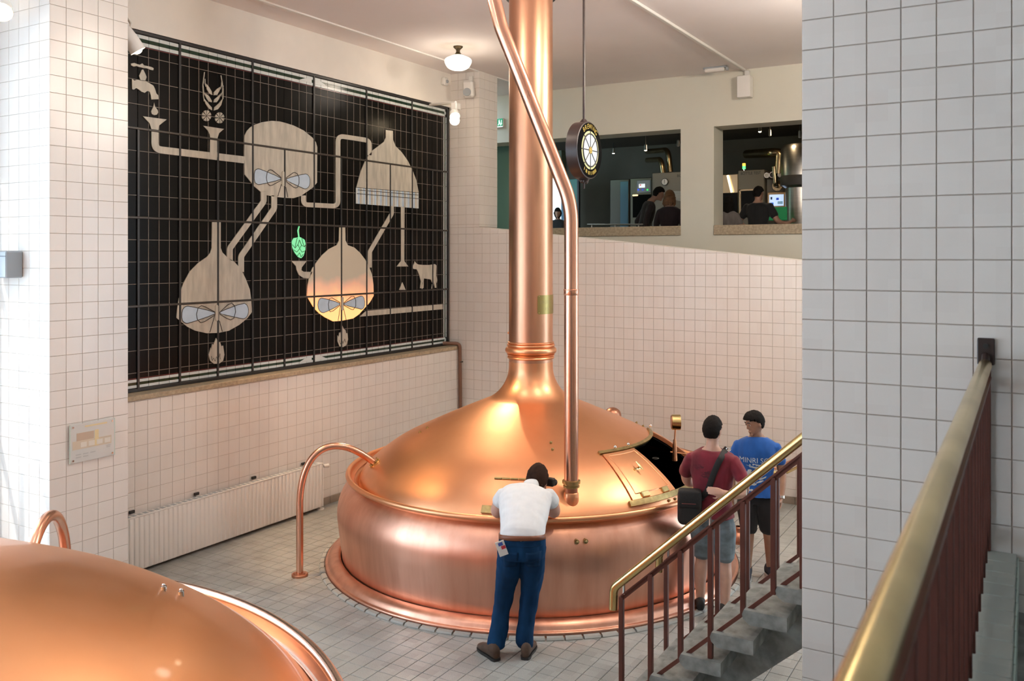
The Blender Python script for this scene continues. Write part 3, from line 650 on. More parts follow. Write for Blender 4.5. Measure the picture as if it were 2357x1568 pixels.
# ---- the picture, each piece of glass its own slab
def zm(x0, y0, s): return lambda p: (x0+p[0]/s, y0+p[1]/s)
A2, A3, A4, A5, A1 = zm(280, 40, 3.564), zm(640, 140, 3.564), zm(280, 460, 3.336), zm(640, 460, 3.733), zm(560, 270, 7.839)
def on_wall(p, off=0.): return ml(at_x(p[0], p[1], -7.997))+Vector((off, 0, 0))
def smooth(poly, n=2):
    for _ in range(n):
        q = []
        for i in range(len(poly)):
            a, b = poly[i-1], poly[i]; q += [(a[0]*.75+b[0]*.25, a[1]*.75+b[1]*.25), (a[0]*.25+b[0]*.75, a[1]*.25+b[1]*.75)]
        poly = q
    return poly
def piece(nm, m, poly, f=None, off=0., th=.010, rnd=0):
    poly = [f(p) for p in poly] if f else poly
    if rnd: poly = smooth(poly, rnd)
    return put(nm, m, MU, lambda b: b.prism([on_wall(p, off) for p in poly], (th, 0, 0)), 0)
def ribbon(pts, w, r=6):
    P = [Vector((p[0], p[1], 0)) for p in pts]; P = fillet(P, r, 5); L, Rr = [], []
    for i in range(len(P)):
        t = (P[min(i+1, len(P)-1)]-P[max(i-1, 0)]).normalized(); n = Vector((-t.y, t.x, 0)); L.append(P[i]+n*w/2); Rr.append(P[i]-n*w/2)
    return [(p.x, p.y) for p in L+Rr[::-1]]
def outline(nm, poly, f, closed=True, off=.012, r=.0045):
    poly = [f(p) for p in poly]
    put(nm, 'dark_came', MU, lambda b: b.tube([on_wall(p, off) for p in poly], r, 5, closed=closed))
# tap, drop, funnels and feed pipe
piece('tap_handle', 'opal', [(70, 380), (100, 375), (125, 385), (145, 390), (165, 378), (180, 395), (205, 400), (240, 408), (258, 418), (255, 435), (235, 432), (200, 418), (180, 418), (160, 412), (145, 410), (120, 400), (95, 405), (75, 395)], A2)
piece('tap_bonnet', 'opal', [(160, 432), (172, 428), (190, 465), (200, 490), (190, 520), (150, 515), (138, 480), (145, 465)], A2)
piece('tap_body', 'opal', [(80, 505), (100, 520), (125, 512), (150, 520), (195, 525), (230, 545), (255, 560), (268, 585), (280, 625), (295, 640), (298, 672), (240, 675), (235, 640), (225, 610), (205, 605), (185, 620), (160, 612), (140, 595), (115, 580), (95, 595), (82, 590)], A2)
piece('water_drop', 'opal', [(262, 700), (270, 735), (290, 760), (295, 780), (285, 798), (265, 803), (245, 795), (238, 772), (248, 750), (258, 730)], A2)
piece('funnel', 'opal', [(170, 812), (365, 838), (302, 888), (296, 925), (240, 918), (225, 870)], A2)
piece('feed_pipe', 'opal', ribbon([A2((269, 930)), A2((269, 1082)), A2((1003, 1170))], 16, 16))
piece('funnel', 'opal', [(665, 890), (835, 916), (795, 950), (782, 990), (782, 1110), (720, 1105), (722, 990), (718, 960), (700, 925)], A2)
piece('pipe_stub', 'opal', [(720, 1100), (782, 1108), (790, 1150), (714, 1142)], A2, off=.002)
# grain and rollers
for L in ([(690, 545), (715, 575), (735, 610), (738, 638), (715, 625), (695, 590)], [(682, 622), (715, 650), (735, 685), (735, 697), (710, 690), (690, 660)], [(672, 665), (700, 700), (735, 740), (738, 763), (710, 748), (685, 710)], [(805, 570), (800, 600), (780, 635), (752, 640), (752, 615), (775, 590)], [(812, 622), (795, 670), (775, 697), (750, 697), (755, 675), (785, 650)], [(827, 665), (812, 720), (785, 755), (752, 765), (755, 740), (790, 710)]):
    piece('grain', 'opal', L, A2)
for L in ([(676, 450), (669, 500), (662, 560), (668, 650), (674, 690)], [(680, 505), (680, 540), (690, 570)], [(811, 476), (822, 540), (829, 590), (827, 670)], [(818, 530), (816, 560), (806, 590)], [(664, 560), (670, 620), (690, 650)], [(829, 560), (824, 610), (812, 640)]):
    piece('grain_awn', 'opal', ribbon([A2(p) for p in L], 1.6, 3))
for cx_, cy_ in ((692, 808), (800, 825)):
    def wheel(b):
        for k in range(8):
            a0, a1 = k*PI/4+.1, (k+1)*PI/4-.1
            pts = [(cx_+5*math.cos((a0+a1)/2), cy_+6*math.sin((a0+a1)/2))]+[(cx_+38*math.cos(a0+(a1-a0)*t/4), cy_+45*math.sin(a0+(a1-a0)*t/4)) for t in range(5)]
            b.prism([on_wall(A2(p)) for p in pts], (.01, 0, 0))
    put('malt_roller', 'opal', MU, wheel, 0)
# vessels
def blade(nm, poly, f): piece(nm, 'blade', poly, f, off=.006, th=.007, rnd=1); outline('blade_came', smooth([f(p) for p in poly], 1), lambda p: p)
piece('mash_vessel', 'opal', [(15, 330), (60, 240), (120, 180), (190, 140), (330, 90), (500, 65), (640, 75), (740, 100), (900, 150), (1080, 240), (1240, 370), (1300, 450), (1325, 540), (1320, 1180), (1250, 1265), (1130, 1350), (1030, 1420), (900, 1460), (740, 1455), (560, 1435), (410, 1405), (300, 1340), (190, 1250), (15, 1030), (10, 600)], A1)
blade('stirrer_blade', [(185, 975), (235, 930), (290, 935), (665, 1090), (660, 1130), (290, 1215), (240, 1215), (185, 1165)], A1)
blade('stirrer_blade', [(760, 1105), (1100, 1020), (1150, 1035), (1190, 1100), (1190, 1200), (1165, 1265), (1110, 1295), (1070, 1285), (765, 1145)], A1)
outline('blade_came', [(400, 1090), (415, 1000), (440, 960), (475, 948), (510, 960), (665, 1085), (665, 1140), (510, 1225), (470, 1235), (435, 1210), (410, 1150)], A1, off=.015)
outline('blade_came', [(765, 1090), (880, 1005), (915, 997), (960, 1020), (990, 1090), (990, 1190), (965, 1265), (930, 1277), (890, 1260), (765, 1165)], A1, off=.015)
piece('stirrer_shaft', 'opal', [(683, 990), (700, 972), (722, 990), (722, 1240), (705, 1252), (683, 1238)], A1, off=.008, th=.012)
for L in ([(675, 1210), (610, 1430)], [(755, 1260), (790, 1440)]): outline('leg_came', L, A1, closed=False)
piece('transfer_pipe', 'opal', ribbon([(606, 440), (606, 464), (528, 572), (528, 600)], 13, 14))
piece('transfer_pipe', 'opal', ribbon([(630, 450), (630, 480), (554, 590), (554, 626)], 13, 14))
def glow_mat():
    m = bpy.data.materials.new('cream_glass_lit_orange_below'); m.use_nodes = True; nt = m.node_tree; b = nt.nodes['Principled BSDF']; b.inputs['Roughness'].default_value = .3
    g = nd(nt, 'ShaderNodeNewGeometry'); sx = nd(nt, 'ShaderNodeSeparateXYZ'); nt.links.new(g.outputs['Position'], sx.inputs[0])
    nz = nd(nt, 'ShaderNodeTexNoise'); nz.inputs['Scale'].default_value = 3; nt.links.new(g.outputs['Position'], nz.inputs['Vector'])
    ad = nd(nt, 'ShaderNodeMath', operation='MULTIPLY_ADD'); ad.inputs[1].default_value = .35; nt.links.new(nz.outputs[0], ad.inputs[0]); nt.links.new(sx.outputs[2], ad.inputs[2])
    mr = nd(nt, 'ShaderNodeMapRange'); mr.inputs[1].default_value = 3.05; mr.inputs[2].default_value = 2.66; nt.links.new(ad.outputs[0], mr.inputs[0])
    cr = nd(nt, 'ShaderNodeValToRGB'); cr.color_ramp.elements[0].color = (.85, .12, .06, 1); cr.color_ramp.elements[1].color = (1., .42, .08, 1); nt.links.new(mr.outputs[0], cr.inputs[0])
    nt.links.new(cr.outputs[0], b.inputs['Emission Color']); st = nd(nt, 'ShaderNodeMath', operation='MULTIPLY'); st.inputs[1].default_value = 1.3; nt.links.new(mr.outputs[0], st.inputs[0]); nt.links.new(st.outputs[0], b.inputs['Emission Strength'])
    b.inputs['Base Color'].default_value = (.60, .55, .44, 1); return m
piece('lauter_vessel', 'opal', [(690, 172), (757, 172), (757, 370), (770, 405), (800, 435), (855, 470), (910, 530), (950, 610), (980, 690), (990, 760), (998, 860), (960, 910), (900, 960), (820, 1005), (740, 1022), (650, 1025), (560, 1005), (500, 975), (440, 925), (416, 905), (425, 820), (440, 730), (470, 640), (520, 550), (590, 480), (650, 440), (675, 410), (688, 370)], A4)
blade('stirrer_blade', [(458, 850), (480, 820), (510, 815), (710, 860), (710, 880), (510, 948), (480, 948), (455, 920)], A4)
blade('stirrer_blade', [(745, 860), (930, 790), (960, 810), (970, 850), (960, 895), (935, 915), (905, 910), (748, 875)], A4)
outline('blade_came', [(568, 880), (580, 830), (605, 812), (635, 822), (710, 862), (710, 885), (630, 935), (600, 943), (575, 920)], A4, off=.015)
outline('blade_came', [(748, 862), (810, 805), (840, 793), (862, 815), (868, 860), (855, 910), (830, 922), (800, 910), (748, 878)], A4, off=.015)
piece('stirrer_shaft', 'opal', [(712, 815), (722, 803), (734, 815), (734, 922), (723, 932), (712, 922)], A4, off=.008, th=.012)
for L in ([(708, 890), (672, 1018)], [(745, 930), (768, 1012)]): outline('leg_came', L, A4, closed=False)
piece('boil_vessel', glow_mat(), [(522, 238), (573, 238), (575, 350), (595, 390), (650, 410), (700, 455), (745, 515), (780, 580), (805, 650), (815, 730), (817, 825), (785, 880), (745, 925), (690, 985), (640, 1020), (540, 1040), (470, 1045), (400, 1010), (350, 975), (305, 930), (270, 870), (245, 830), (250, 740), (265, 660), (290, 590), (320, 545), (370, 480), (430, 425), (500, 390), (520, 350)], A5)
blade('stirrer_blade', [(335, 890), (350, 850), (375, 843), (525, 885), (525, 905), (395, 970), (365, 970), (340, 940)], A5)
blade('stirrer_blade', [(555, 890), (700, 825), (725, 830), (738, 860), (738, 920), (715, 943), (690, 935), (560, 905)], A5)
outline('blade_came', [(425, 895), (435, 850), (455, 842), (525, 882), (525, 908), (465, 955), (440, 962), (428, 935)], A5, off=.015)
outline('blade_came', [(558, 885), (620, 832), (645, 830), (660, 860), (660, 915), (640, 945), (620, 940), (560, 908)], A5, off=.015)
piece('stirrer_shaft', 'opal', [(537, 840), (545, 833), (554, 840), (554, 945), (546, 952), (537, 945)], A5, off=.008, th=.012)
for L in ([(530, 910), (510, 1040)], [(556, 930), (580, 1035)]): outline('leg_came', L, A5, closed=False)
piece('outlet_pipe', 'opal', [(745, 962), (755, 955), (1410, 898), (1412, 940), (755, 1000), (700, 1004)], A5)
for f, L in ((A4, [(722, 1062), (735, 1090), (752, 1095), (762, 1125), (775, 1120), (785, 1190), (775, 1235), (745, 1258), (705, 1260), (675, 1235), (665, 1190), (680, 1135), (684, 1150), (692, 1105), (700, 1115)]), (A5, [(545, 1075), (560, 1110), (575, 1120), (582, 1150), (592, 1145), (597, 1200), (585, 1245), (555, 1266), (525, 1260), (507, 1215), (508, 1165), (516, 1180), (524, 1140), (532, 1150)])):
    piece('flame', 'opal', L, f)
for f, L in ((A4, [(684, 1200), (690, 1235), (702, 1215), (712, 1240), (722, 1205), (735, 1235), (750, 1180), (752, 1225)]), (A5, [(520, 1205), (530, 1240), (545, 1210), (552, 1235), (568, 1195), (575, 1225)])): outline('flame_came', L, f, closed=False, r=.003)
# hop cone with its scales
piece('hop_cone', 'hop', [(115, 360), (130, 330), (160, 325), (175, 318), (200, 328), (225, 345), (233, 380), (230, 430), (215, 480), (195, 502), (170, 492), (140, 455), (120, 410)], A5)
M['hop_line'] = mat('green_lead', (.03, .16, .08), .4)
def hopl(b):
    for L in ([(118, 385), (140, 415), (165, 385), (178, 345)], [(178, 345), (195, 390), (222, 405), (232, 385)], [(130, 430), (155, 450), (180, 420), (200, 450), (226, 440)], [(160, 482), (178, 455), (192, 492), (210, 470)], [(160, 325), (150, 360), (140, 415)], [(200, 330), (205, 365), (222, 405)], [(165, 385), (180, 420), (195, 390)]):
        b.tube([on_wall(A5(p), .012) for p in L], .0045, 5)
put('hop_came', 'hop_line', MU, hopl)
piece('hop_stem', 'hop', ribbon([A5((178, 228)), A5((168, 265)), A5((176, 320))], 2.2, 4))
piece('hop_funnel', 'opal', [(112, 528), (240, 528), (200, 580), (196, 605), (215, 618), (290, 620), (270, 675), (215, 672), (175, 645), (155, 600), (150, 570)], A5)
piece('link_pipe', 'opal', ribbon([A3((205, 1105)), A3((205, 1180)), A3((488, 1193)), A3((488, 615)), A3((745, 655)), A3((745, 775))], 10.6, 12))
piece('filter_vessel', 'opal', [(880, 568), (938, 575), (940, 650), (960, 700), (1010, 750), (1060, 820), (1100, 900), (1130, 980), (1150, 1080), (640, 1038), (645, 1020), (670, 920), (715, 810), (760, 745), (820, 700), (865, 665), (880, 630)], A3)
for i in range(34):
    x0 = 645-8+i*15.1; t = (x0-640)/515; ya = 1042+t*42; yb = 1172+t*40
    piece('filter_strip', ('opal_pale', 'blade', 'opal')[i % 3], [(x0, ya), (x0+13, ya+1), (x0+13.4, yb+1), (x0-.4, yb)], A3)
outline('filter_came', [(648, 1060), (1150, 1102)], A3, closed=False); outline('filter_came', [(642, 1090), (1152, 1132)], A3, closed=False)
piece('drain_pipe', 'opal', ribbon([(901, 474), (901, 492), (850, 580), (850, 616)], 9, 12))
piece('spent_grain_pipe', 'opal', [(1052, 60), (1083, 62), (1080, 525), (1115, 573), (1018, 573), (1054, 525)], A5)
piece('grain_heap', 'opal', [(1065, 710), (1092, 775), (1038, 775)], A5)
piece('cow', 'opal', [(1150, 580), (1168, 545), (1172, 528), (1182, 545), (1200, 556), (1240, 560), (1300, 560), (1345, 553), (1357, 565), (1355, 650), (1365, 690), (1360, 715), (1352, 700), (1357, 755), (1345, 757), (1337, 705), (1328, 757), (1315, 764), (1322, 715), (1310, 685), (1250, 675), (1246, 700), (1246, 757), (1232, 766), (1238, 715), (1233, 705), (1230, 760), (1218, 760), (1225, 700), (1213, 655), (1200, 620), (1188, 597), (1160, 594)], A5)

# ================================================================== FITTINGS OF THE HALL
# --- panel radiator under the mural
ry0, ry1 = at_x(293, 1190, -7.70).y-.05, at_x(741, 1070, -7.70).y
rz0, rz1 = at_x(560, 1228, -7.70).z, at_x(560, 1118, -7.70).z
RA = thing('radiator', 'long white ribbed panel radiator on the wall below the mural', 'radiator', (-7.72, ry0, 0)); RL = ry1-ry0
def ribs(b):
    n = int(RL/.056); V = []; F = []
    prof = []
    for i in range(n):
        y = i*RL/n; w = RL/n
        prof += [(y, 0), (y+w*.18, .012), (y+w*.62, .012), (y+w*.8, 0)]
    prof.append((RL, 0))
    for (y, d) in prof:
        V += [(.03+d*.2, y, rz0), (.03+d, y, rz0+.03), (.03+d, y, rz1-.03), (.03+d*.2, y, rz1)]
    for i in range(len(prof)-1):
        for k in range(3): F.append((i*4+k, i*4+4+k, i*4+5+k, i*4+1+k))
    b.add(V, F)
put('ribbed_front', 'white', RA, ribs, 25)
put('back_panel', 'white', RA, lambda b: b.bbox((-.035, .004, rz0+.005), (.028, RL-.004, rz1-.012), .006))
gr = put('top_grille', 'white_plastic', RA, lambda b: b.bbox((-.045, 0, rz1-.012), (.04, RL, rz1+.004), .004))
for i in range(40): put('grille_slot', 'grey_box', gr, lambda b: b.box((-.03, .05+i*(RL-.1)/40, rz1+.003), (.025, .05+(i+.6)*(RL-.1)/40, rz1+.0055)), 0)
put('side_cover', 'white', RA, lambda b: b.bbox((-.045, RL-.006, rz0), (.045, RL+.004, rz1+.003), .003))
for px in (303, 452, 584, 698): 
    yy = at_x(px, 1130, -7.78).y-ry0; put('wall_clip', 'black', RA, lambda b: b.bbox((-.07, yy-.03, rz1+.015), (-.045, yy+.03, rz1+.045), .004))
put('valve', 'black', RA, lambda b: b.tube([(0, RL, rz1-.05), (0, RL+.05, rz1-.05)], .018, 12))
put('valve_knob', 'white_plastic', RA, lambda b: b.tube([(0, RL+.05, rz1-.05), (.03, RL+.11, rz1-.05)], [.022, .026], 14))
put('feed_pipe', 'white_plastic', RA, lambda b: (b.tube([(0, RL-.01, rz0+.05), (0, RL-.01, .01)], .010, 10), b.tube([(0, RL-.01, .0), (0, RL-.01, .014)], .05, 20)))
# --- brown drain pipe at the end of the sill
put('x', None, None, lambda b: None) if False else None
dpo = put('drain_pipe', mat('brown_pipe', (.16, .08, .05), .4), None, lambda b: b.tube(fillet([(-7.96, 11.30, 1.80), (-7.76, 11.47, 1.79), (-7.745, 11.48, .02)], .07, 6), .028, 14), 60)
tag(dpo, 'brown drain pipe bending down the corner beside the mural sill', 'pipe')
for zz in (.55, 1.5): put('pipe_clip', 'black_steel', dpo, lambda b: b.tube([(-7.745, 11.48, zz), (-7.745, 11.48, zz+.018)], .033, 14))
# --- schoolhouse ceiling lamp
def school_lamp(x, y, label, energy):
    t = thing('ceiling_lamp', label, 'ceiling lamp', (x, y, CEIL))
    put('canopy', 'bronze', t, lambda b: b.lathe([(.065, 0), (.065, -.012), (.055, -.022), (.030, -.045), (.026, -.07), (.035, -.09), (.05, -.108), (.07, -.115), (.07, -.125)], 28))
    put('globe', 'glow', t, lambda b: b.lathe(spline([(.065, -.118), (.10, -.135), (.165, -.165), (.185, -.195), (.175, -.235), (.145, -.285), (.09, -.315), (.04, -.325), (.002, -.330)], 4), 36), 60)
    l = light('ceiling_lamp_light', 'POINT', (x, y, CEIL-.42), energy, LAMPC, shadow_soft_size=.18)
    return t
school_lamp(-6.84, 10.07, 'lit white schoolhouse glass lamp on the ceiling near the mural corner', 22)
school_lamp(-5.0, 6.4, 'lit white schoolhouse glass lamp on the ceiling above the viewer end of the mural', 50)
school_lamp(-2.6, 7.4, 'lit white schoolhouse glass lamp on the ceiling above the stairs', 120)
school_lamp(-.8, 9.6, 'lit white schoolhouse glass lamp on the ceiling behind the right tiled wall', 380)  # extra lamp out of sight, added to brighten back wall and ceiling
school_lamp(-4.6, 3.2, 'lit white schoolhouse glass lamp on the ceiling above the near kettle', 35)
school_lamp(-1.6, 1.6, 'lit white schoolhouse glass lamp on the ceiling above the landing', 12)
# --- spotlights on wall arms
def spotlight(name, label, base, arm, head, aim, energy, ang, col=WARM, r=.055, L=.19, fwd=.06):
    t = thing(name, label, 'spotlight', base); B = Vector(base); A = Vector(arm)-B; Hd = Vector(head)-B; d = (Vector(aim)-Vector(head)).normalized()
    put('arm', 'white_plastic', t, lambda b: b.bbox((-.02, -.03, -.02), (.02, .03, .02), .006) if False else b.tube([(0, 0, 0), A*.5, A], .022, 10))
    put('ballast_box', 'white_plastic', t, lambda b: b.bbox(tuple(A+Vector((-.05, -.06, -.11))), tuple(A+Vector((.05, .06, -.01))), .012))
    put('yoke', 'white_plastic', t, lambda b: b.tube([A+Vector((0, 0, -.08)), (A+Hd)/2+Vector((.03, 0, 0)), Hd-d*L*.6], .012, 8))
    put('shade', 'white', t, lambda b: b.tube([Hd-d*L, Hd-d*(L*.95), Hd-d*L*.5, Hd], [r*.55, r*.8, r*.95, r], 24, cap=False), 50)
    put('reflector', mat('lit_reflector', (.9, .8, .6), .3, emit=(1, .72, .4), es=2.0), t, lambda b: b.tube([Hd-d*.002, Hd-d*L*.5, Hd-d*L*.94], [r*.97, r*.86, r*.5], 24, cap=False), 50)
    put('bulb', 'bulb', t, lambda b: b.ball(Hd-d*.03, r*.72, 14, 10))
    light(name+'_light', 'SPOT', tuple(Vector(head)+d*fwd), energy, col, target=aim, spot_size=math.radians(ang), spot_blend=.5, shadow_soft_size=.05)
    return t
hs = at_x(318, 118, -7.35)
spotlight('wall_spotlight', 'white spotlight with warm beam at top left end of the mural', (-7.985, hs.y+.28, 5.66), (hs.x-.30, hs.y+.02, 5.64), tuple(hs), (-6.2, 7.9, 1.0), 600, 50, col=(1., .64, .34), r=.075, L=.26)
hc = at_d(1047, 268, 12.95)
ct = spotlight('wall_spotlight', 'white spotlight with bare glowing bulb on arm by the tiled pier', (-7.985, 11.0, 5.44), tuple(at_d(1049, 236, 13.0)), tuple(hc), (-5.1, 8.7, 1.3), 430, 62, r=.075, L=.10, fwd=.2)
put('large_bulb', 'bulb', ct, lambda b: b.ball(hc-Vector(ct.location)+Vector((.01, -.02, -.06)), .072, 16, 12))
hl = at_x(2, 28, -7.45)
spotlight('wall_spotlight', 'glowing white spotlight cut by the left edge of the picture', (-8.19, hl.y-.25, hl.z+.3), (hl.x-.15, hl.y, hl.z+.27), tuple(hl), (-4.4, 2.2, 1.6), 40, 60, r=.09, L=.14)
# warm spots further along the hall, out of the picture
for k, (p, aim, e) in enumerate((((-7.7, 3.0, 5.5), (-4.6, 2.2, 1.5), 80), ((-1.3, 5.6, 5.6), (-4.0, 8.2, 1.2), 45))):
    spotlight('wall_spotlight', ('white spotlight over the near kettle', 'white spotlight above the stairs')[k], (p[0]-.25 if k == 0 else p[0], p[1]+(0 if k == 0 else -.38), p[2]+.1), (p[0]-.02, p[1]-.05, p[2]+.1), p, aim, e, 60)
# --- small loudspeaker on the tiled pier
sp = at_y(1078, 205, 11.40)
LS = thing('wall_speaker', 'small white loudspeaker bracketed high on the tiled pier', 'speaker', tuple(sp), math.radians(12))
put('cabinet', 'white_plastic', LS, lambda b: b.bbox((-.085, -.05, -.13), (.085, .07, .13), .03, Matrix.Rotation(.18, 4, 'X')))
put('woofer', 'grey_box', LS, lambda b: b.tube([(0, -.062, -.055), (0, -.048, -.055)], .062, 24))
put('tweeter', 'grey_box', LS, lambda b: b.tube([(-.01, -.045, .075), (-.01, -.030, .075)], .042, 20))
put('bracket', 'white_plastic', LS, lambda b: (b.tube([(0, .06, 0), (-.02, .14, .12)], .015, 8), b.bbox((-.05, .12, .1), (.02, .145, .22), .005)))
sn = at_x(1022, 188, -7.97)
SE = thing('motion_sensor', 'little white motion sensor on the plaster above the mural corner', 'sensor', tuple(sn))
put('sensor_box', 'white_plastic', SE, lambda b: b.bbox((-.015, -.06, -.06), (.05, .06, .06), .012)); put('lens', 'grey_box', SE, lambda b: b.ball((.05, .01, 0), .028, 12, 8))
# --- exit sign in the gallery
ex = at_y(1150, 283, 13.50)
EX = thing('exit_sign', 'green and white emergency exit sign on the gallery wall', 'exit sign', tuple(ex))
put('sign_box', 'white_plastic', EX, lambda b: b.bbox((-.16, 0, -.085), (.075, .05, .085), .012))
put('sign_face', mat('lit_exit_green', (.01, .25, .12), .4, emit=(.01, .45, .2), es=.5), EX, lambda b: b.box((-.15, -.004, -.055), (.065, 0, .075)), 0)
M['lit_white'] = mat('lit_white', (.8, .85, .85), .4, emit=(.8, .95, .9), es=.8)
put('running_man', 'lit_white', EX, lambda b: (b.ball((-.005, -.006, .045), (.013, .004, .013), 10, 6), b.prism([(-.02, -.005, .03), (.01, -.005, .03), (.02, -.005, -.005), (.03, -.005, -.045), (.015, -.005, -.045), (.0, -.005, -.012), (-.02, -.005, -.045), (-.035, -.005, -.04), (-.015, -.005, 0)], (0, -.003, 0))), 0)
put('arrow', 'lit_white', EX, lambda b: b.prism([(.035, -.005, .05), (.047, -.005, .05), (.047, -.005, -.01), (.058, -.005, -.01), (.041, -.005, -.04), (.024, -.005, -.01), (.035, -.005, -.01)], (0, -.003, 0)), 0)
put('lit_edge', 'lit_white', EX, lambda b: b.box((-.15, -.004, -.075), (.065, 0, -.06)), 0)
# --- clock-like hanging sign
cs = at_d(1344, 347, 8.6); SD = .275
SG = thing('hanging_sign', 'round dark hanging sign with glowing pale disc, lettered BREWING', 'sign', tuple(cs))
put('hanging_rod', 'darkbrown', SG, lambda b: b.tube([(0, 0, SD), (0, 0, CEIL-cs.z-.01)], .012, 10))
put('drum', 'darkbrown', SG, lambda b: b.tube([(-.062, 0, 0), (-.058, 0, 0), (.058, 0, 0), (.062, 0, 0)], [SD-.008, SD, SD, SD-.008], 64), 40)
put('face_ring', 'black_void', SG, lambda b: b.tube([(.062, 0, 0), (.065, 0, 0)], SD-.012, 64))
put('top_cap', 'darkbrown', SG, lambda b: b.tube([(0, 0, SD-.01), (0, 0, SD+.03)], [.05, .018], 16))
put('foot', 'darkbrown', SG, lambda b: (b.tube([(0, 0, -SD+.01), (0, 0, -SD-.03)], [.06, .035], 16), b.tube([(0, 0, -SD-.02), (0, 0, -SD-.09)], .010, 8), b.ball((.0, .05, -SD-.02), .022, 10, 8), b.ball((0, -.04, -SD-.02), .022, 10, 8)))
put('rim_glass', mat('lit_yellow_glass', (.5, .5, .25), .4, emit=(.92, .92, .50), es=.35), SG, lambda b: b.tube([(.065, 0, 0), (.067, 0, 0)], SD*.67, 56))
M['lit_disc'] = mat('lit_pale_glass', (.50, .56, .60), .4, emit=(.80, .93, 1.), es=.40)
for k in range(8):
    a0, a1 = k*PI/4+PI/2+.02, (k+1)*PI/4+PI/2-.02
    put('disc_pane', 'lit_disc', SG, lambda b: b.prism([(.067, r*math.cos(a), r*math.sin(a)) for r, a in [(SD*.12, a0), (SD*.12, a1)]+[(SD*.555, a1+(a0-a1)*t/6) for t in range(7)]], (.002, 0, 0)), 0)
put('lead_ring', 'dark_came', SG, lambda b: b.tube([(.069, SD*.57*math.cos(k*PI/24), SD*.57*math.sin(k*PI/24)) for k in range(48)], .008, 6, closed=True))
put('lead_spokes', 'dark_came', SG, lambda b: [b.tube([(.069, SD*.1*math.cos(k*PI/4+PI/2), SD*.1*math.sin(k*PI/4+PI/2)), (.069, SD*.67*math.cos(k*PI/4+PI/2), SD*.67*math.sin(k*PI/4+PI/2))], .0055, 5) for k in range(8)])
hub = put('hub', 'brass_dull', SG, lambda b: b.tube([(.067, 0, 0), (.073, 0, 0)], SD*.14, 8))
put('hub_face', 'gold', hub, lambda b: b.tube([(.073, 0, 0), (.074, 0, 0)], SD*.11, 8))
def arc_text(txt, size, rad, a_mid, span, flip=False):
    b = MB()
    for i, ch in enumerate(txt):
        if ch == ' ': continue
        V, F = text_geo(ch, size); u = (i/(len(txt)-1)-.5)*span if len(txt) > 1 else 0
        a = a_mid-u if not flip else a_mid+u
        er = Vector((0, math.cos(a), math.sin(a))); et = Vector((0, math.sin(a), -math.cos(a)))
        if flip: er_, et_ = -er, -et
        else: er_, et_ = er, et
        b.add([Vector((.0665, 0, 0))+er*rad+et_*p.x+er_*p.y for p in V], F)
    return b
arc_text('BREWING', .068, SD*.82, PI/2, 1.25).obj('lettering', 'gold', SG, 0, False)
V2, F2 = text_geo('2', .05); MB().add([(.0745, p.x, p.y) for p in V2], F2).obj('numeral', 'black_print', SG, 0, False)
def script(b):       # the unreadable small gold line along the lower rim, as short strokes
    for k in range(15):
        if k in (1, 4, 7, 9): continue
        a = -PI/2+(k-7)*.085; er = Vector((0, math.cos(a), math.sin(a))); et = Vector((0, -math.sin(a), math.cos(a))); c = Vector((.0665, 0, 0))+er*SD*.80
        b.prism([c+er*.017+et*.006, c+er*.017-et*.004, c-er*.017-et*.006, c-er*.017+et*.004], (.001, 0, 0))
put('small_lettering', 'gold', SG, script, 0)
# --- ceiling fittings at the back
def flat(label, nm, cat, x, y): return thing(nm, label, cat, (x, y, CEIL))
cd = tag(put('cable_conduit', 'white_plastic', None, lambda b: b.bbox((-3.935, 5.5, CEIL-.035), (-3.885, 13.55, CEIL+.0), .006)), 'white cable conduit running across the ceiling to the junction box', 'conduit')
jb = at_y(1714, 200, 13.45)
JB = thing('junction_box', 'white square box on the gallery wall under the ceiling conduit', 'box', (jb.x, 13.55, jb.z))
put('box_body', 'white', JB, lambda b: b.bbox((-.10, -.17, -.165), (.10, 0, .165), .008)); put('inlet', 'white_plastic', JB, lambda b: b.bbox((-.02, -.06, .16), (.06, 0, .26), .01))
em = at_z(1648, 160, CEIL-.04)
EM = thing('emergency_light', 'slim white emergency light on the ceiling beside the conduit', 'light', (em.x, em.y, CEIL), .05)
put('housing', 'grey_box', EM, lambda b: b.bbox((-.19, -.05, -.03), (.17, .05, 0), .01)); put('diffuser', 'white', EM, lambda b: b.bbox((-.17, -.06, -.075), (.14, .04, -.02), .018)); put('end_cap', 'grey_box', EM, lambda b: b.tube([(.16, -.02, -.05), (.19, -.02, -.05)], .03, 14))
# --- glass information plate on the column
pc = at_x(212, 1014, -7.24); PL = thing('info_plate', 'glass information plate with building drawing screwed to the left column', 'plate', tuple(pc))
pw = at_x(262, 1014, -7.24).y-pc.y; ph = .168
put('glass_sheet', mat('frosted_plate', (.66, .68, .66), .08, spec=.8, coat=.5), PL, lambda b: b.bbox((0, -pw, -ph), (.010, pw, ph), .003))
put('plate_border', mat('pale_green_edge', (.55, .66, .60), .2), PL, lambda b: [b.box((.004, s*pw-.004, -ph), (.0115, s*pw+.004, ph)) for s in (-1, 1)])
dr = mat('brown_print', (.52, .40, .30), .4); dr2 = mat('tan_print', (.62, .54, .42), .4); dr3 = mat('grey_print', (.45, .47, .46), .4); yl = mat('yellow_print', (.72, .60, .34), .4)
def rect(nm, m, y0, y1, z0, z1, k=0): put(nm, m, PL, lambda b: b.box((.0105+k*.0006, y0*pw, z0*ph), (.0112+k*.0006, y1*pw, z1*ph)), 0)
rect('title_line', yl, -.35, .65, .78, .86); rect('printed_drawing', dr, -.72, .05, .10, .52); rect('printed_drawing', dr2, -.9, .85, -.32, .12, 1); rect('printed_tower', yl, .08, .26, -.28, .55, 2)
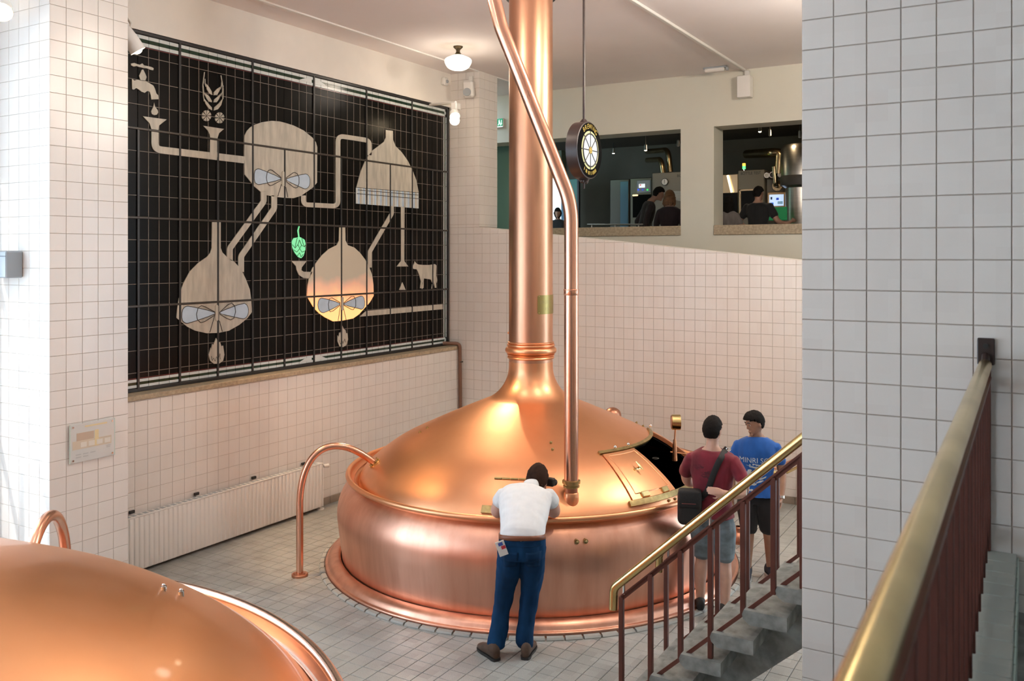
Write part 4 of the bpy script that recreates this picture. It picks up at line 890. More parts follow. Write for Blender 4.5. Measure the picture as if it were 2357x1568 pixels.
for i in range(4): rect('printed_room', mat('pale_print', (.72, .68, .60), .4), -.55+i*.36, -.28+i*.36, -.24, .02, 3)
for i in range(5): rect('printed_text', dr3, -.75+(i % 3)*.32, -.52+(i % 3)*.32, -.62-(i//3)*.14, -.57-(i//3)*.14)
rect('printed_text', dr3, .62, .82, -.42, -.38); rect('printed_text', dr3, .62, .8, -.5, -.46)
for s in (-1, 1):
    for t in (-1, 1): put('screw', 'chrome', PL, lambda b: b.tube([(.008, s*pw*.88, t*ph*.86), (.018, s*pw*.88, t*ph*.86)], .008, 10))
# --- grey box on the sunny side of the column
gb0 = at_y(35, 640, 4.44); gb1 = at_y(35, 578, 4.44)
GB = thing('wall_box', 'grey metal box on the sunlit side of the left column', 'box', (gb0.x-.16, 4.5, (gb0.z+gb1.z)/2))
hh = (gb1.z-gb0.z)/2
put('case', 'grey_box', GB, lambda b: b.bbox((-.16, -.14, -hh), (.16, .01, hh), .01)); put('lid_seam', 'black', GB, lambda b: b.box((-.155, -.142, hh*.6), (.155, -.139, hh*.64)), 0)

# ================================================================== STAIRS AND RAILINGS
YN, YF = 5.66, 6.64
GO, RI = .2096, .1885
ST = thing('staircase', 'concrete stairs with open treads rising behind the right tiled wall', 'staircase', (-2.5, 6.15, 0))
tx = lambda i: -2.05+GO*(i-2); tz = lambda i: .449+.078+RI*(i-2)
trd = MB()
trd.prism([(-.012, 0, -.03), (.0, 0, 0), (.27, 0, 0), (.27, 0, -.09), (.035, 0, -.09), (-.004, 0, -.06)], (0, 1.06, 0))
tme = trd.mesh('tread', 'concrete', 0)
for i in range(0, 11):
    o = link('tread', tme, ST); o.location = local(ST, (tx(i), YN-.04, tz(i)))
put('stringer_beam', 'concrete', ST, lambda b: b.prism([local(ST, p) for p in ((tx(0)+.15, 5.98, 0), (tx(0)+.45, 5.98, 0), (tx(10)+.3, 5.98, tz(10)-.33), (tx(10)+.3, 5.98, tz(10)-.09), (tx(0)+.1, 5.98, tz(0)-.09))], (0, .3, 0)), 0)
for i in range(11): put('tread_block', 'concrete', ST, lambda b: b.box(tuple(local(ST, (tx(i)+.06, 6.0, tz(i)-.30))), tuple(local(ST, (tx(i)+.22, 6.26, tz(i)-.085)))), 0)
struct('landing_upper', 'concrete', lambda b: b.box((tx(11), 5.2, tz(10)), (4.2, 6.8, tz(10)+.12)))
hA, hB = at_y(1847, 1009, YN), at_y(1430, 1340, YN); slope = (hA.z-hB.z)/(hA.x-hB.x)
zh = lambda x: hB.z+(x-hB.x)*slope
bA = at_y(1847, 1313, YN); zb_ = lambda x: bA.z+(x-bA.x)*slope
tA = at_y(1847, 1046, YN); zt_ = lambda x: tA.z+(x-tA.x)*slope
XT = -.55
def railing(label, Y, pxs, newels, hx0, group):
    t = thing('stair_railing', label, 'railing', (hx0, Y, 0)); q = lambda x, z, dy=0: local(t, (x, Y+dy, z))
    end = at_y(1411, 1392, YN)
    put('handrail', 'brass', t, lambda b: b.tube(fillet([q(hx0-.06, zh(hx0)-.20), q(hx0-.055, zh(hx0-.055)-.0), q(XT, zh(XT))], .09, 8), .030, 24), 60)
    put('top_bar', 'redbrown', t, lambda b: b.prism([q(hx0, zt_(hx0)), q(XT, zt_(XT)), q(XT, zt_(XT)-.035), q(hx0, zt_(hx0)-.035)], (0, .014, 0)), 0)
    put('top_flat', 'redbrown', t, lambda b: b.prism([q(hx0, zt_(hx0)+.012, -.014), q(XT, zt_(XT)+.012, -.014), q(XT, zt_(XT), -.014), q(hx0, zt_(hx0), -.014)], (0, .042, 0)), 0)
    xb0 = max(hx0+.08, -2.42)
    put('bottom_bar', 'redbrown', t, lambda b: b.prism([q(xb0, zb_(xb0)+.012), q(XT, zb_(XT)+.012), q(XT, zb_(XT)-.022), q(xb0, zb_(xb0)-.022)], (0, .014, 0)), 0)
    for x in pxs:
        low = max(zb_(x)-.02, .0) if x not in newels else None
        if low is None:
            i = max(0, min(10, int((x-tx(0)+.02)//GO))); low = tz(i) if x > tx(0)-.02 else 0.
        put('newel' if x in newels else 'baluster', 'redbrown', t, lambda b: b.bbox(tuple(q(x-.016, low, -.012)), tuple(q(x+.016, zt_(x)+.0, .022)), .003), 0)
    for x in (pxs[0]+.02, pxs[3]): put('rail_bracket', 'chrome', t, lambda b: b.tube([q(x, zt_(x)), q(x, zh(x)-.02)], .009, 8))
    return t
X = lambda px, Y: at_y(px, 1200, Y).x
nx = [X(p, YN) for p in (1430, 1497, 1566, 1635, 1710, 1780, 1847)]; nx += [nx[-1]+.17*k for k in range(1, 4)]
railing('brass-topped stair railing on the near side of the concrete stairs', YN, nx, [nx[0], nx[3], nx[6]], nx[0]-.0, 'stair railings')
fx = [X(p, YF) for p in (1533, 1592, 1651, 1720, 1788, 1840)]; fx += [fx[-1]+.18*k for k in range(1, 4)]
railing('brass-topped stair railing on the far side of the concrete stairs', YF, fx, [fx[0], fx[3]], fx[0], 'stair railings')
# --- landing railing close to the viewer
GX = lambda y: LX(y)+.004
GR = thing('landing_railing', 'thick brass handrail on dark red bars beside the viewer', 'railing', (LX(4.5), 4.5, 1.82)); g = lambda x, y, z: local(GR, (x, y, z))
ya, yb2 = 4.50, -.6
HZL = 2.665
put('handrail', 'brass', GR, lambda b: b.tube([g(GX(y), y, HZL) for y in (4.47, 3, 2, 1, .5, yb2)], .027, 28), 60)
put('top_bar', 'redbrown', GR, lambda b: b.prism([g(GX(ya)-.004, ya, 2.60), g(GX(yb2)-.004, yb2, 2.60), g(GX(yb2)-.004, yb2, 2.565), g(GX(ya)-.004, ya, 2.565)], (.012, 0, 0)), 0)
put('top_flat', 'redbrown', GR, lambda b: b.prism([g(GX(ya)-.02, ya, 2.6), g(GX(yb2)-.02, yb2, 2.6), g(GX(yb2)+.024, yb2, 2.6), g(GX(ya)+.024, ya, 2.6)], (0, 0, .012)), 0)
put('bottom_bar', mat('lit_red_brown_paint', (.20, .055, .032), .4), GR, lambda b: b.prism([g(GX(ya)-.004, ya, 1.94), g(GX(yb2)-.004, yb2, 1.94), g(GX(yb2)-.004, yb2, 1.865), g(GX(ya)-.004, ya, 1.865)], (.010, 0, 0)), 0)  # lighter red than the other bars: light on this rail painted in
for i in range(26):
    y = 4.40-i*.195; put('baluster', 'redbrown', GR, lambda b: b.bbox(tuple(g(GX(y)-.018, y-.006, 1.87)), tuple(g(GX(y)+.018, y+.006, 2.60)), .002), 0)
for y in (4.1, 2.7, 1.3): put('rail_stud', 'brass_dull', GR, lambda b: b.tube([g(GX(y), y, 2.60), g(GX(y), y, 2.65)], .008, 8))
put('wall_bracket', 'darkbrown', GR, lambda b: (b.bbox(tuple(g(GX(4.5)-.035, 4.528, 2.66)), tuple(g(GX(4.5)+.035, 4.551, 2.78)), .004), b.tube([g(GX(4.5), 4.53, 2.70), g(GX(4.5), 4.46, 2.665)], .018, 10)))
put('bracket_bolt', 'black', GR, lambda b: b.tube([g(GX(4.5), 4.53, 2.745), g(GX(4.5), 4.518, 2.745)], .012, 8))
put('wall_post', 'redbrown', GR, lambda b: b.bbox(tuple(g(GX(4.5)-.02, 4.515, 1.83)), tuple(g(GX(4.5)+.02, 4.545, 2.66)), .003))
# --- valve stand and pipes behind the two visitors
vs = at_z(1700, 1247, 0); VS = thing('valve_stand', 'thin dark valve rod on a copper foot behind the two visitors', 'valve', (vs.x, vs.y, 0))
vr = local(VS, at_d(1683, 1240, (vs-CAMP).dot(FW)))
put('foot', 'copper_dark', VS, lambda b: b.lathe(spline([(.12, 0), (.115, .03), (.09, .08), (.055, .12), (.05, .16), (.03, .17)], 3), 28)); put('rod', 'darkbrown', VS, lambda b: b.tube([(vr.x, vr.y, .06), (vr.x, vr.y, .66)], .010, 8)); put('rod_foot', 'copper_dark', VS, lambda b: b.tube([(vr.x, vr.y, .0), (vr.x, vr.y, .10)], [.05, .02], 12))
bp0 = at_y(1672, 1052, 10.6); bp1 = at_y(1705, 1056, 10.6)
for k, (dzv, m, w) in enumerate(((0, 'copper_dark', 'upper'), (-.06, 'copper_pipe', 'middle'), (-.11, 'brass', 'lower'))):
    tag(put('back_pipe', m, None, lambda b: b.tube(fillet([(-4.0, 10.05+k*.03, .92+dzv*.3), (bp0.x-.4, 10.6, bp0.z+dzv), (bp1.x+.5, 10.65, bp1.z+dzv-.02), (bp1.x+.62, 11.53, bp1.z+dzv-.02)], .15, 5), .018, 10), 60), '%s copper pipe between the two visitors running to the back wall' % w, 'pipe', 'pipes behind the kettle')

# ================================================================== THE ROOM BEHIND THE OPENINGS
KF = 2.66
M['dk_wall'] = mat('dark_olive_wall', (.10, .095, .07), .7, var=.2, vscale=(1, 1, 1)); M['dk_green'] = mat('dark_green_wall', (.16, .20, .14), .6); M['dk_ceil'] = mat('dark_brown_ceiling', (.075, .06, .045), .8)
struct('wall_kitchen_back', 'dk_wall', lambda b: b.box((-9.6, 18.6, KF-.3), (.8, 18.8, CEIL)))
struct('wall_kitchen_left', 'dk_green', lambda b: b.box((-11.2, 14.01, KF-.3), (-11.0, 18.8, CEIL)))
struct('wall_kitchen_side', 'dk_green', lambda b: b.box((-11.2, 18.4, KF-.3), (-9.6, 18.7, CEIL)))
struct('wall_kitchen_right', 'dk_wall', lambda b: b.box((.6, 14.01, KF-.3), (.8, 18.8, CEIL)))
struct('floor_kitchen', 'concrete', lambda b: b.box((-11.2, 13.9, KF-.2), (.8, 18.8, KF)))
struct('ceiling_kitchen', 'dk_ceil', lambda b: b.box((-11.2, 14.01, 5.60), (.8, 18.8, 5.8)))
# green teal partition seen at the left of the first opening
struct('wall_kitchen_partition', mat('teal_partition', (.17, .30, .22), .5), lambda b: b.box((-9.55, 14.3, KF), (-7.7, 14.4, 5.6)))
YE = 17.0
P_ = lambda px, py, Y=YE: at_y(px, py, Y)
def cab(nm, label, cat, px0, px1, pytop, dep, m='steel', Y=YE, zb=KF):
    a, c = P_(px0, pytop, Y), P_(px1, pytop, Y); t = thing(nm, label, cat, ((a.x+c.x)/2, Y, zb)); w = (c.x-a.x)/2; h = a.z-zb
    put('cabinet_body', m, t, lambda b: b.bbox((-w, 0, 0), (w, dep, h), .012)); return t, w, h
def onface(t, px, py): return local(t, P_(px, py, t.location.y))
dark_steel = mat('dark_steel', (.12, .11, .09), .4, .8); blue_steel = mat('bluish_steel', (.16, .24, .29), .3, 1.)
t, w, h = cab('steel_cabinet', 'tall dark steel cabinet at the left end of the kitchen machines', 'cabinet', 1404, 1448, 414, .9, dark_steel)
put('side_panel', blue_steel, t, lambda b: b.bbox((w*.1, -.015, 0), (w-.01, .0, h-.05), .004))
t, w, h = cab('control_cabinet', 'steel control cabinet with small screen behind the stooping man', 'cabinet', 1450, 1500, 411, .8, mat('warm_steel', (.26, .23, .18), .35, .9))
a, c = onface(t, 1467, 416), onface(t, 1499, 443)
pn = put('control_panel', 'grey_box', t, lambda b: b.bbox((a.x, -.03, c.z), (c.x, 0, a.z), .006))
a, c = onface(t, 1472, 424), onface(t, 1486, 432); put('screen', mat('lit_screen', (.8, .8, .85), .3, emit=(.85, .9, .95), es=.9), pn, lambda b: b.box((a.x, -.034, c.z), (c.x, -.03, a.z)), 0)
put('screen_print', mat('red_screen_print', (.6, .05, .05), .4, emit=(.8, .1, .1), es=.5), pn, lambda b: b.box((a.x+.02, -.036, a.z-.035), (a.x+.05, -.034, a.z-.01)), 0)
for px, colr in ((1471, (.05, .12, .9)), (1481, (.05, .10, .6)), (1492, (.05, .9, .15))):
    p = onface(t, px, 437); put('button', mat('lit_button', colr, .3, emit=colr, es=.9), pn, lambda b: b.tube([(p.x, -.03, p.z), (p.x, -.045, p.z)], .017, 12))
a, c = onface(t, 1457, 449), onface(t, 1499, 500); put('dark_window', 'black_glass', t, lambda b: b.bbox((a.x, -.02, c.z), (c.x, 0, a.z), .004))
a = onface(t, 1463, 450); put('work_lamp', mat('lit_strip', (1, .8, .5), .3, emit=(1, .75, .4), es=1.6), t, lambda b: b.bbox((a.x-.05, -.05, a.z-.015), (a.x+.06, 0, a.z+.015), .006))
t, w, h = cab('bottling_cabinet', 'wide grey cabinet with round dial behind the two visitors', 'cabinet', 1501, 1600, 399, .9, mat('pale_grey_panel', (.22, .20, .165), .45), Y=16.8)
p = onface(t, 1531, 419); put('dial_case', 'dark_came', t, lambda b: b.tube([(p.x, 0, p.z), (p.x, -.03, p.z)], .073, 28)); put('dial_face', 'white_plastic', t, lambda b: b.tube([(p.x, -.03, p.z), (p.x, -.033, p.z)], .06, 28)); put('dial_needle', 'black', t, lambda b: b.box((p.x-.003, -.036, p.z-.03), (p.x+.003, -.034, p.z+.045), None), 0)
Vt, Ft = text_geo('BOTTLE TEST', .07); q = onface(t, 1582, 404); MB().add([(q.x+v.x, -.004, q.z+v.y) for v in Vt], Ft).obj('lettering', 'black_print', t, 0, False)
put('hood', 'steel', t, lambda b: b.prism([onface(t, 1546, 440)+Vector((0, -.01, 0)), onface(t, 1600, 440)+Vector((0, -.01, 0)), onface(t, 1600, 470)+Vector((0, -.01, 0)), onface(t, 1552, 460)+Vector((0, -.01, 0))], (0, -.02, 0)), 0)
# ducts
M['duct'] = mat('bronze_duct', (.60, .46, .28), .26, 1., var=.3, vscale=(3, 3, 3))
def duct(label, pts, r, Y0, dY=0.):
    P = [at_y(x, y, Y0+d) for x, y, d in pts]; o = put('steam_duct', 'duct', None, lambda b: b.tube(fillet(P, .22, 7), r, 20), 60); return tag(o, label, 'duct', 'steam ducts')
duct('thin upper steam duct over the bottling cabinet', [(1490, 349, .9), (1538, 345, 0), (1543, 396, 0)], .055, 17.2)
duct('short lower steam duct over the control cabinet', [(1490, 369, .8), (1522, 367, 0), (1527, 404, 0)], .055, 17.1)
duct('thick horizontal steam duct above the bottle test cabinet', [(1719, 355, .9), (1779, 351, 0), (1796, 352, 0), (1793, 400, 0)], .085, 16.9)
# second opening
t, w, h = cab('steel_hood', 'steel hood cabinet lit by a slanting lamp', 'cabinet', 1655, 1699, 402, .7, mat('warm_lit_steel', (.55, .44, .30), .3, 1.), Y=17.1)
a, c = onface(t, 1656, 445), onface(t, 1698, 505); put('dark_window', 'black_glass', t, lambda b: b.bbox((a.x, -.02, c.z), (c.x, 0, a.z), .004))
put('strip_lamp', mat('lit_tube', (1, .85, .6), .3, emit=(1, .82, .5), es=3), t, lambda b: b.tube([onface(t, 1676, 404)+Vector((0, -.03, 0)), onface(t, 1686, 443)+Vector((0, -.05, 0))], .022, 10))
t, w, h = cab('bottle_test_cabinet', 'grey cabinet lettered BOTTLE TEST with signal lamp on top', 'cabinet', 1699, 1759, 393, .8, mat('beige_panel', (.24, .21, .155), .45), Y=16.9)
Vt, Ft = text_geo('BOTTLE TEST', .075); q = onface(t, 1728, 399); MB().add([(q.x+v.x*.85, -.004, q.z+v.y) for v in Vt], Ft).obj('lettering', 'black_print', t, 0, False)
q = onface(t, 1709, 392); put('lamp_post', 'chrome', t, lambda b: b.tube([(q.x, .1, q.z-.03), (q.x, .1, q.z+.03)], .012, 8)); put('green_lamp', mat('lit_green', (.1, .8, .2), .3, emit=(.1, .9, .2), es=2.5), t, lambda b: b.tube([(q.x, .1, q.z+.03), (q.x, .1, q.z+.09)], .03, 14)); put('amber_lamp', mat('lit_amber', (.9, .5, .1), .3, emit=(1, .5, .05), es=2.5), t, lambda b: b.tube([(q.x, .1, q.z+.09), (q.x, .1, q.z+.14)], .03, 14))
a, c = onface(t, 1702, 436), onface(t, 1757, 500)
fr = put('window_frame', mat('lit_warm_frame', (.60, .45, .28), .3, .8), t, lambda b: (b.bbox((a.x, -.04, c.z), (a.x+.04, 0, a.z), .008), b.bbox((a.x, -.04, a.z-.04), (c.x, 0, a.z), .008), b.bbox((c.x-.04, -.04, c.z), (c.x, 0, a.z), .008))); put('dark_window', 'black_glass', fr, lambda b: b.box((a.x, -.01, c.z), (c.x, -.002, a.z)), 0)
t, w, h = cab('monitor_cabinet', 'steel cabinet carrying a bright monitor beside the man in black', 'cabinet', 1764, 1816, 412, .8, mat('grey_panel', (.18, .165, .135), .45), Y=17.0)
a, c = onface(t, 1768, 443), onface(t, 1812, 478)
mf = put('monitor_frame', mat('warm_monitor_frame', (.60, .42, .24), .3, .7), t, lambda b: b.bbox((a.x, -.07, c.z), (c.x, 0, a.z), .012))
a, c = onface(t, 1773, 449), onface(t, 1806, 474); put('monitor_screen', mat('lit_monitor', (.6, .75, .95), .3, emit=(.55, .74, 1.), es=.95), mf, lambda b: b.box((a.x, -.075, c.z), (c.x, -.07, a.z)), 0)
for (x0, y0, x1, y1, cl) in ((1776, 454, 1780, 460, (.02, .03, .06)), (1789, 456, 1795, 461, (.03, .08, .6)), (1777, 467, 1783, 472, (.05, .2, .8)), (1792, 464, 1804, 470, (.25, .42, .55))):
    a, c = onface(t, x0, y0), onface(t, x1, y1); put('screen_print', mat('screen_print', cl, .4, emit=cl, es=.6), mf, lambda b: b.box((a.x, -.078, c.z), (c.x, -.075, a.z)), 0)
q = onface(t, 1790, 428); put('flange', 'duct', t, lambda b: (b.tube([(q.x, 0, q.z), (q.x, -.03, q.z)], .095, 24), [b.tube([(q.x+.08*math.cos(k*PI/4), -.03, q.z+.08*math.sin(k*PI/4)), (q.x+.08*math.cos(k*PI/4), -.045, q.z+.08*math.sin(k*PI/4))], .012, 8) for k in range(8)]))
vl = put('valve_pipe', 'duct', t, lambda b: b.tube(fillet([(q.x, -.02, q.z), (q.x, -.14, q.z), (q.x-.03, -.14, q.z+.35)], .1, 5), .045, 14), 60)
for px, py, r in ((1770, 405, .05), (1783, 404, .06), (1801, 404, .05)):
    p = onface(t, px, py); put('pressure_dial', 'chrome', t, lambda b: b.tube([(p.x, -.1, p.z), (p.x, -.16, p.z)], r, 20)); put('dial_face', 'white_plastic' if px != 1783 else 'black', t, lambda b: b.tube([(p.x, -.16, p.z), (p.x, -.163, p.z)], r*.8, 20))
tkp = P_(1842, 400, 16.6); TK = thing('steel_tank', 'tall polished steel tank at the right edge of the second opening', 'tank', (tkp.x, 16.6, KF))
put('tank_shell', 'steel', TK, lambda b: b.lathe([(.30, 0), (.30, 1.05), (.26, 1.12), (.26, 1.72), (.34, 1.78), (.34, 2.42), (.30, 2.5), (.02, 2.55)], 36)); put('tank_band', 'dark_came', TK, lambda b: b.lathe([(.345, 1.76), (.35, 1.80), (.35, 1.92), (.34, 1.94)], 36))
put('inspection_window', mat('lit_teal_window', (.05, .14, .14), .2, emit=(.15, .5, .45), es=.12), TK, lambda b: b.bbox((-.22, -.31, .45), (.2, -.28, .95), .01))
# bar counter rails at the openings
CR = thing('counter_rail', 'thin steel rail just behind the stone sill of the first opening', 'rail', (P_(1415, 517, 14.6).x, 14.6, KF)); put('rail_tube', 'steel', CR, lambda b: b.tube([local(CR, P_(1352, 517, 14.6)), local(CR, P_(1480, 517, 14.6))], .016, 8))
for px in (1362, 1416, 1470): put('rail_post', 'steel', CR, lambda b: b.tube([local(CR, P_(px, 517, 14.6)), Vector((local(CR, P_(px, 517, 14.6)).x, 0, 0))], .012, 8))
GP = thing('green_panel', 'bright green panel under the monitor', 'panel', tuple(P_(1785, 492, 16.2))); put('board', mat('green_board', (.02, .25, .09), .5, emit=(.02, .4, .12), es=.18), GP, lambda b: b.bbox((-.17, 0, -.12), (.2, .04, .12), .01)); put('stand', 'dark_came', GP, lambda b: b.box((-.02, .01, -1.3), (.02, .05, -.1)))
# lit glazed door at the far left and small ceiling spots
dp = P_(1283, 410, 17.5); DR = thing('lit_doorway', 'bright white glazed door with blue frame behind the copper pipe', 'door', (dp.x, 17.5, KF)); dh = dp.z-KF
put('pane', mat('bright_door_glass', (.8, .9, 1.), .3, emit=(.85, .93, 1.), es=1.4), DR, lambda b: b.box((-.22, 0, 0), (.10, .03, dh)), 0); put('frame', mat('blue_frame', (.03, .18, .32), .4), DR, lambda b: (b.bbox((.10, -.02, 0), (.22, .05, dh), .006), b.bbox((-.26, -.02, 0), (-.22, .05, dh), .006))); put('teal_leaf', mat('teal_leaf', (.03, .22, .18), .4), DR, lambda b: b.bbox((.24, -.02, 0), (.50, .03, dh*.98), .006)); put('hinge_post', 'black', DR, lambda b: b.box((.5, -.03, 0), (.54, .05, dh*1.05)))
for px, py, Y, lit in ((1412, 353, 17.8, 1), (1486, 346, 16.0, 1), (1561, 336, 15.2, 0), (1749, 303, 15.4, 1), (1772, 312, 16.0, 0), (1841, 316, 15.0, 0)):
    p = P_(px, py, Y); t = thing('track_spot', 'small kitchen ceiling spot %s' % ({1412: 'shining left of the ducts', 1486: 'shining beside the thin duct', 1561: 'unlit at the right end of the first opening', 1749: 'shining at the top of the second opening', 1772: 'unlit above the thick duct', 1841: 'unlit beside the steel tank'}[px]), 'spotlight', tuple(p), group='kitchen ceiling spots')
    put('can', 'steel', t, lambda b: b.tube([(0, 0, .11), (0, 0, .10), (0, 0, .0)], [.015, .024, .028], 14)); put('stem', 'black', t, lambda b: b.tube([(0, 0, .1), (0, 0, max(.15, 5.6-p.z))], .008, 6)); put('lens', 'bulb' if lit else 'white_plastic', t, lambda b: b.ball((0, 0, .0), (.025, .025, .014), 12, 8))
for p, e, c in (((-6.2, 16.2, 5.3), 7, (1., .75, .45)), ((-4.0, 16.0, 5.35), 8, (1., .72, .42)), ((-8.3, 15.5, 5.2), 8, (.5, 1., .75))): light('kitchen_spot_light', 'POINT', p, e, c, shadow_soft_size=.06)

# ================================================================== PEOPLE
def skin(nm, c): return mat(nm, c, .5, var=.12, vscale=(12, 12, 12))
def cloth(nm, c, var=.18, sc=(18, 18, 6), rough=.85, bump=.12): return mat(nm, c, rough, var=var, vscale=sc, bump=bump, bscale=350, sheen=.15)
V3 = Vector
def ring(c, side, fr, a, b, n=28, e=2.3):
    out = []
    for k in range(n):
        t = 2*PI*k/n; ct, st = math.cos(t), math.sin(t)
        out.append(V3(c)+side*(a*math.copysign(abs(ct)**(2/e), ct))+fr*(b*math.copysign(abs(st)**(2/e), st)))
    return out
def cat(P, m=5):
    """smooth a list of (vector, values...) along its length"""
    P = [np.array(p, float) for p in P]; Q = [P[0]*2-P[1]]+P+[P[-1]*2-P[-2]]; out = []
    for i in range(1, len(Q)-2):
        for k in range(m):
            t = k/m; a, b, c, d = Q[i-1:i+3]; out.append(.5*((2*b)+(c-a)*t+(2*a-5*b+4*c-d)*t*t+(3*b-a-3*c+d)*t**3))
    out.append(P[-1]); return out
def trunk(b, spine, twist=0., grow=0.):
    """spine rows: x, y, z, half width, half depth"""
    S = cat(spine); rings = []; n = len(S)
    for i, s in enumerate(S):
        up = V3(S[min(i+1, n-1)][:3])-V3(S[max(i-1, 0)][:3]); up.normalize(); sd = V3((1, 0, 0)); sd = (sd-up*sd.dot(up)).normalized()
        rings.append(ring(s[:3], sd, up.cross(sd), s[3]+grow, s[4]+grow))
    b.loft(rings)
def limb(b, pts, grow=0., n=16):
    S = cat(pts, 5); P = [V3(s[:3]) for s in S]; R = [max(.004, s[3]+grow) for s in S]
    d0 = (P[0]-P[1]).normalized(); d1 = (P[-1]-P[-2]).normalized()
    P = [P[0]+d0*R[0]*.55, P[0]+d0*R[0]*.35]+P+[P[-1]+d1*R[-1]*.35, P[-1]+d1*R[-1]*.55]; R = [R[0]*.25, R[0]*.75]+R+[R[-1]*.75, R[-1]*.25]
    b.tube(P, R, n)
def hand(b, w, d, nrm, s=1., curl=.6, thumb=1):
    """palm, four unequal bent fingers and a thumb leaving the side of the palm"""
    w = V3(w); d = V3(d).normalized(); nrm = V3(nrm); nrm = (nrm-d*nrm.dot(d)).normalized(); sd = d.cross(nrm)
    b.loft([ring(w+d*t*s, sd, nrm, a*s, c*s, 14) for t, a, c in ((-.01, .026, .019), (.02, .034, .017), (.05, .041, .016), (.085, .041, .013), (.095, .036, .010))])
    for k, (off, L, r) in enumerate(((-.030, .070, .0088), (-.010, .080, .0092), (.010, .075, .0088), (.029, .058, .0078))):
        p = w+d*.085*s+sd*off*s; a = 0; P = [(p-d*.02*s)]; R = [r*s]
        for j, f in enumerate((.45, .32, .23)):
            P.append(p); R.append(r*s*(1-.07*j)); a += curl*(.7 if j else .5); p = p+(d*math.cos(a)+nrm*math.sin(a))*L*f*s
        P.append(p); R.append(r*s*.7); b.tube(P, R, 8)
    q = w+d*.025*s-sd*thumb*.030*s; td = (d*.75-sd*thumb*.6+nrm*.35).normalized(); b.tube([q-td*.01*s, q+td*.03*s, q+td*.05*s+nrm*.004*s, q+(td*.6+d*.4).normalized()*.075*s], [.012*s, .0115*s, .010*s, .007*s], 8)
def head_fn(u):
    x, y, z = u; wx = 1-.32*max(0., -z-.05)**1.2-.06*max(0., z-.5); fy = 1.0
    if z < 0: fy = 1-.10*(-z)**2 if y > 0 else 1-.30*(-z)
    X = .074*x*wx; Y = (.092 if y > 0 else .102)*y*fy+(.010 if z < -.4 and y > 0 else 0)*min(1, (-z-.4)*3); Z = .118*z
    if y > 0: X *= 1-.10*y*max(0, 1-abs(z)); 
    return V3((X, Y, Z))
def sph(n=36, m=24):
    G = []
    for j in range(m+1):
        ph = PI*j/m
        for k in range(n): a = 2*PI*k/n; G.append((math.sin(ph)*math.cos(a), math.sin(ph)*math.sin(a), -math.cos(ph)))
    F = [(j*n+k, j*n+(k+1) % n, (j+1)*n+(k+1) % n, (j+1)*n+k) for j in range(m) for k in range(n)]
    return G, F
def headgeo(b, T, s=1.):
    G, F = sph(); b.add([T @ (head_fn(g)*s) for g in G], F)
    t = lambda *p: T @ (V3(p)*s)
    b.add([t(0, .088, .030), t(-.012, .090, -.012), t(.012, .090, -.012), t(0, .116, -.022), t(-.016, .088, -.034), t(.016, .088, -.034), t(0, .080, -.03)], [(0, 1, 3), (0, 3, 2), (1, 4, 3), (3, 5, 2), (3, 4, 5), (0, 2, 6), (0, 6, 1), (1, 6, 4), (2, 5, 6), (4, 6, 5)])
    b.ball((0, .086*s, -.062*s), (.024*s, .010*s, .007*s), 12, 8, T); b.ball((0, .084*s, -.073*s), (.020*s, .010*s, .007*s), 12, 8, T); b.ball((0, .078*s, -.10*s), (.024*s, .016*s, .016*s), 12, 8, T)
    for k in (-1, 1):
        b.ball((k*.077*s, -.008*s, -.010*s), (.010*s, .018*s, .031*s), 10, 8, T @ Matrix.Rotation(k*.0, 4, 'Z')); b.ball((k*.030*s, .080*s, .026*s), (.024*s, .012*s, .007*s), 10, 6, T)
def remesh(b, nm, m, parent, vox=.0065, it=5, fold=0., seed=0, fs=(9, 9, 4)):
    me = b.mesh('tmp', None, 0); o = bpy.data.objects.new('tmp', me); COL.objects.link(o)
    r = o.modifiers.new('r', 'REMESH'); r.mode = 'VOXEL'; r.voxel_size = vox; r.use_smooth_shade = True
    s = o.modifiers.new('s', 'SMOOTH'); s.factor = .5; s.iterations = it
    dg = bpy.context.evaluated_depsgraph_get(); ev = o.evaluated_get(dg); out = bpy.data.meshes.new_from_object(ev); bpy.data.objects.remove(o)
    if fold:
        N = [v.normal.copy() for v in out.vertices]
        for v, n in zip(out.vertices, N):
            q = V3((v.co.x*fs[0]+seed, v.co.y*fs[1], v.co.z*fs[2])); v.co += n*(fold*noise.noise(q)+fold*.5*noise.noise(q*2.3))
    out.materials.clear(); out.materials.append(M[m] if isinstance(m, str) else m); out.shade_smooth(); out.name = nm
    return link(nm, out, parent)
def bvh(o): return BVHTree.FromPolygons([v.co for v in o.data.vertices], [tuple(p.vertices) for p in o.data.polygons])
def wrap(tree, pts, d, off=.003, back=.6):
    d = V3(d).normalized(); out = []
    for p in pts:
        h = tree.ray_cast(V3(p)-d*back, d); out.append((h[0]-d*off) if h[0] is not None else V3(p))
    return out
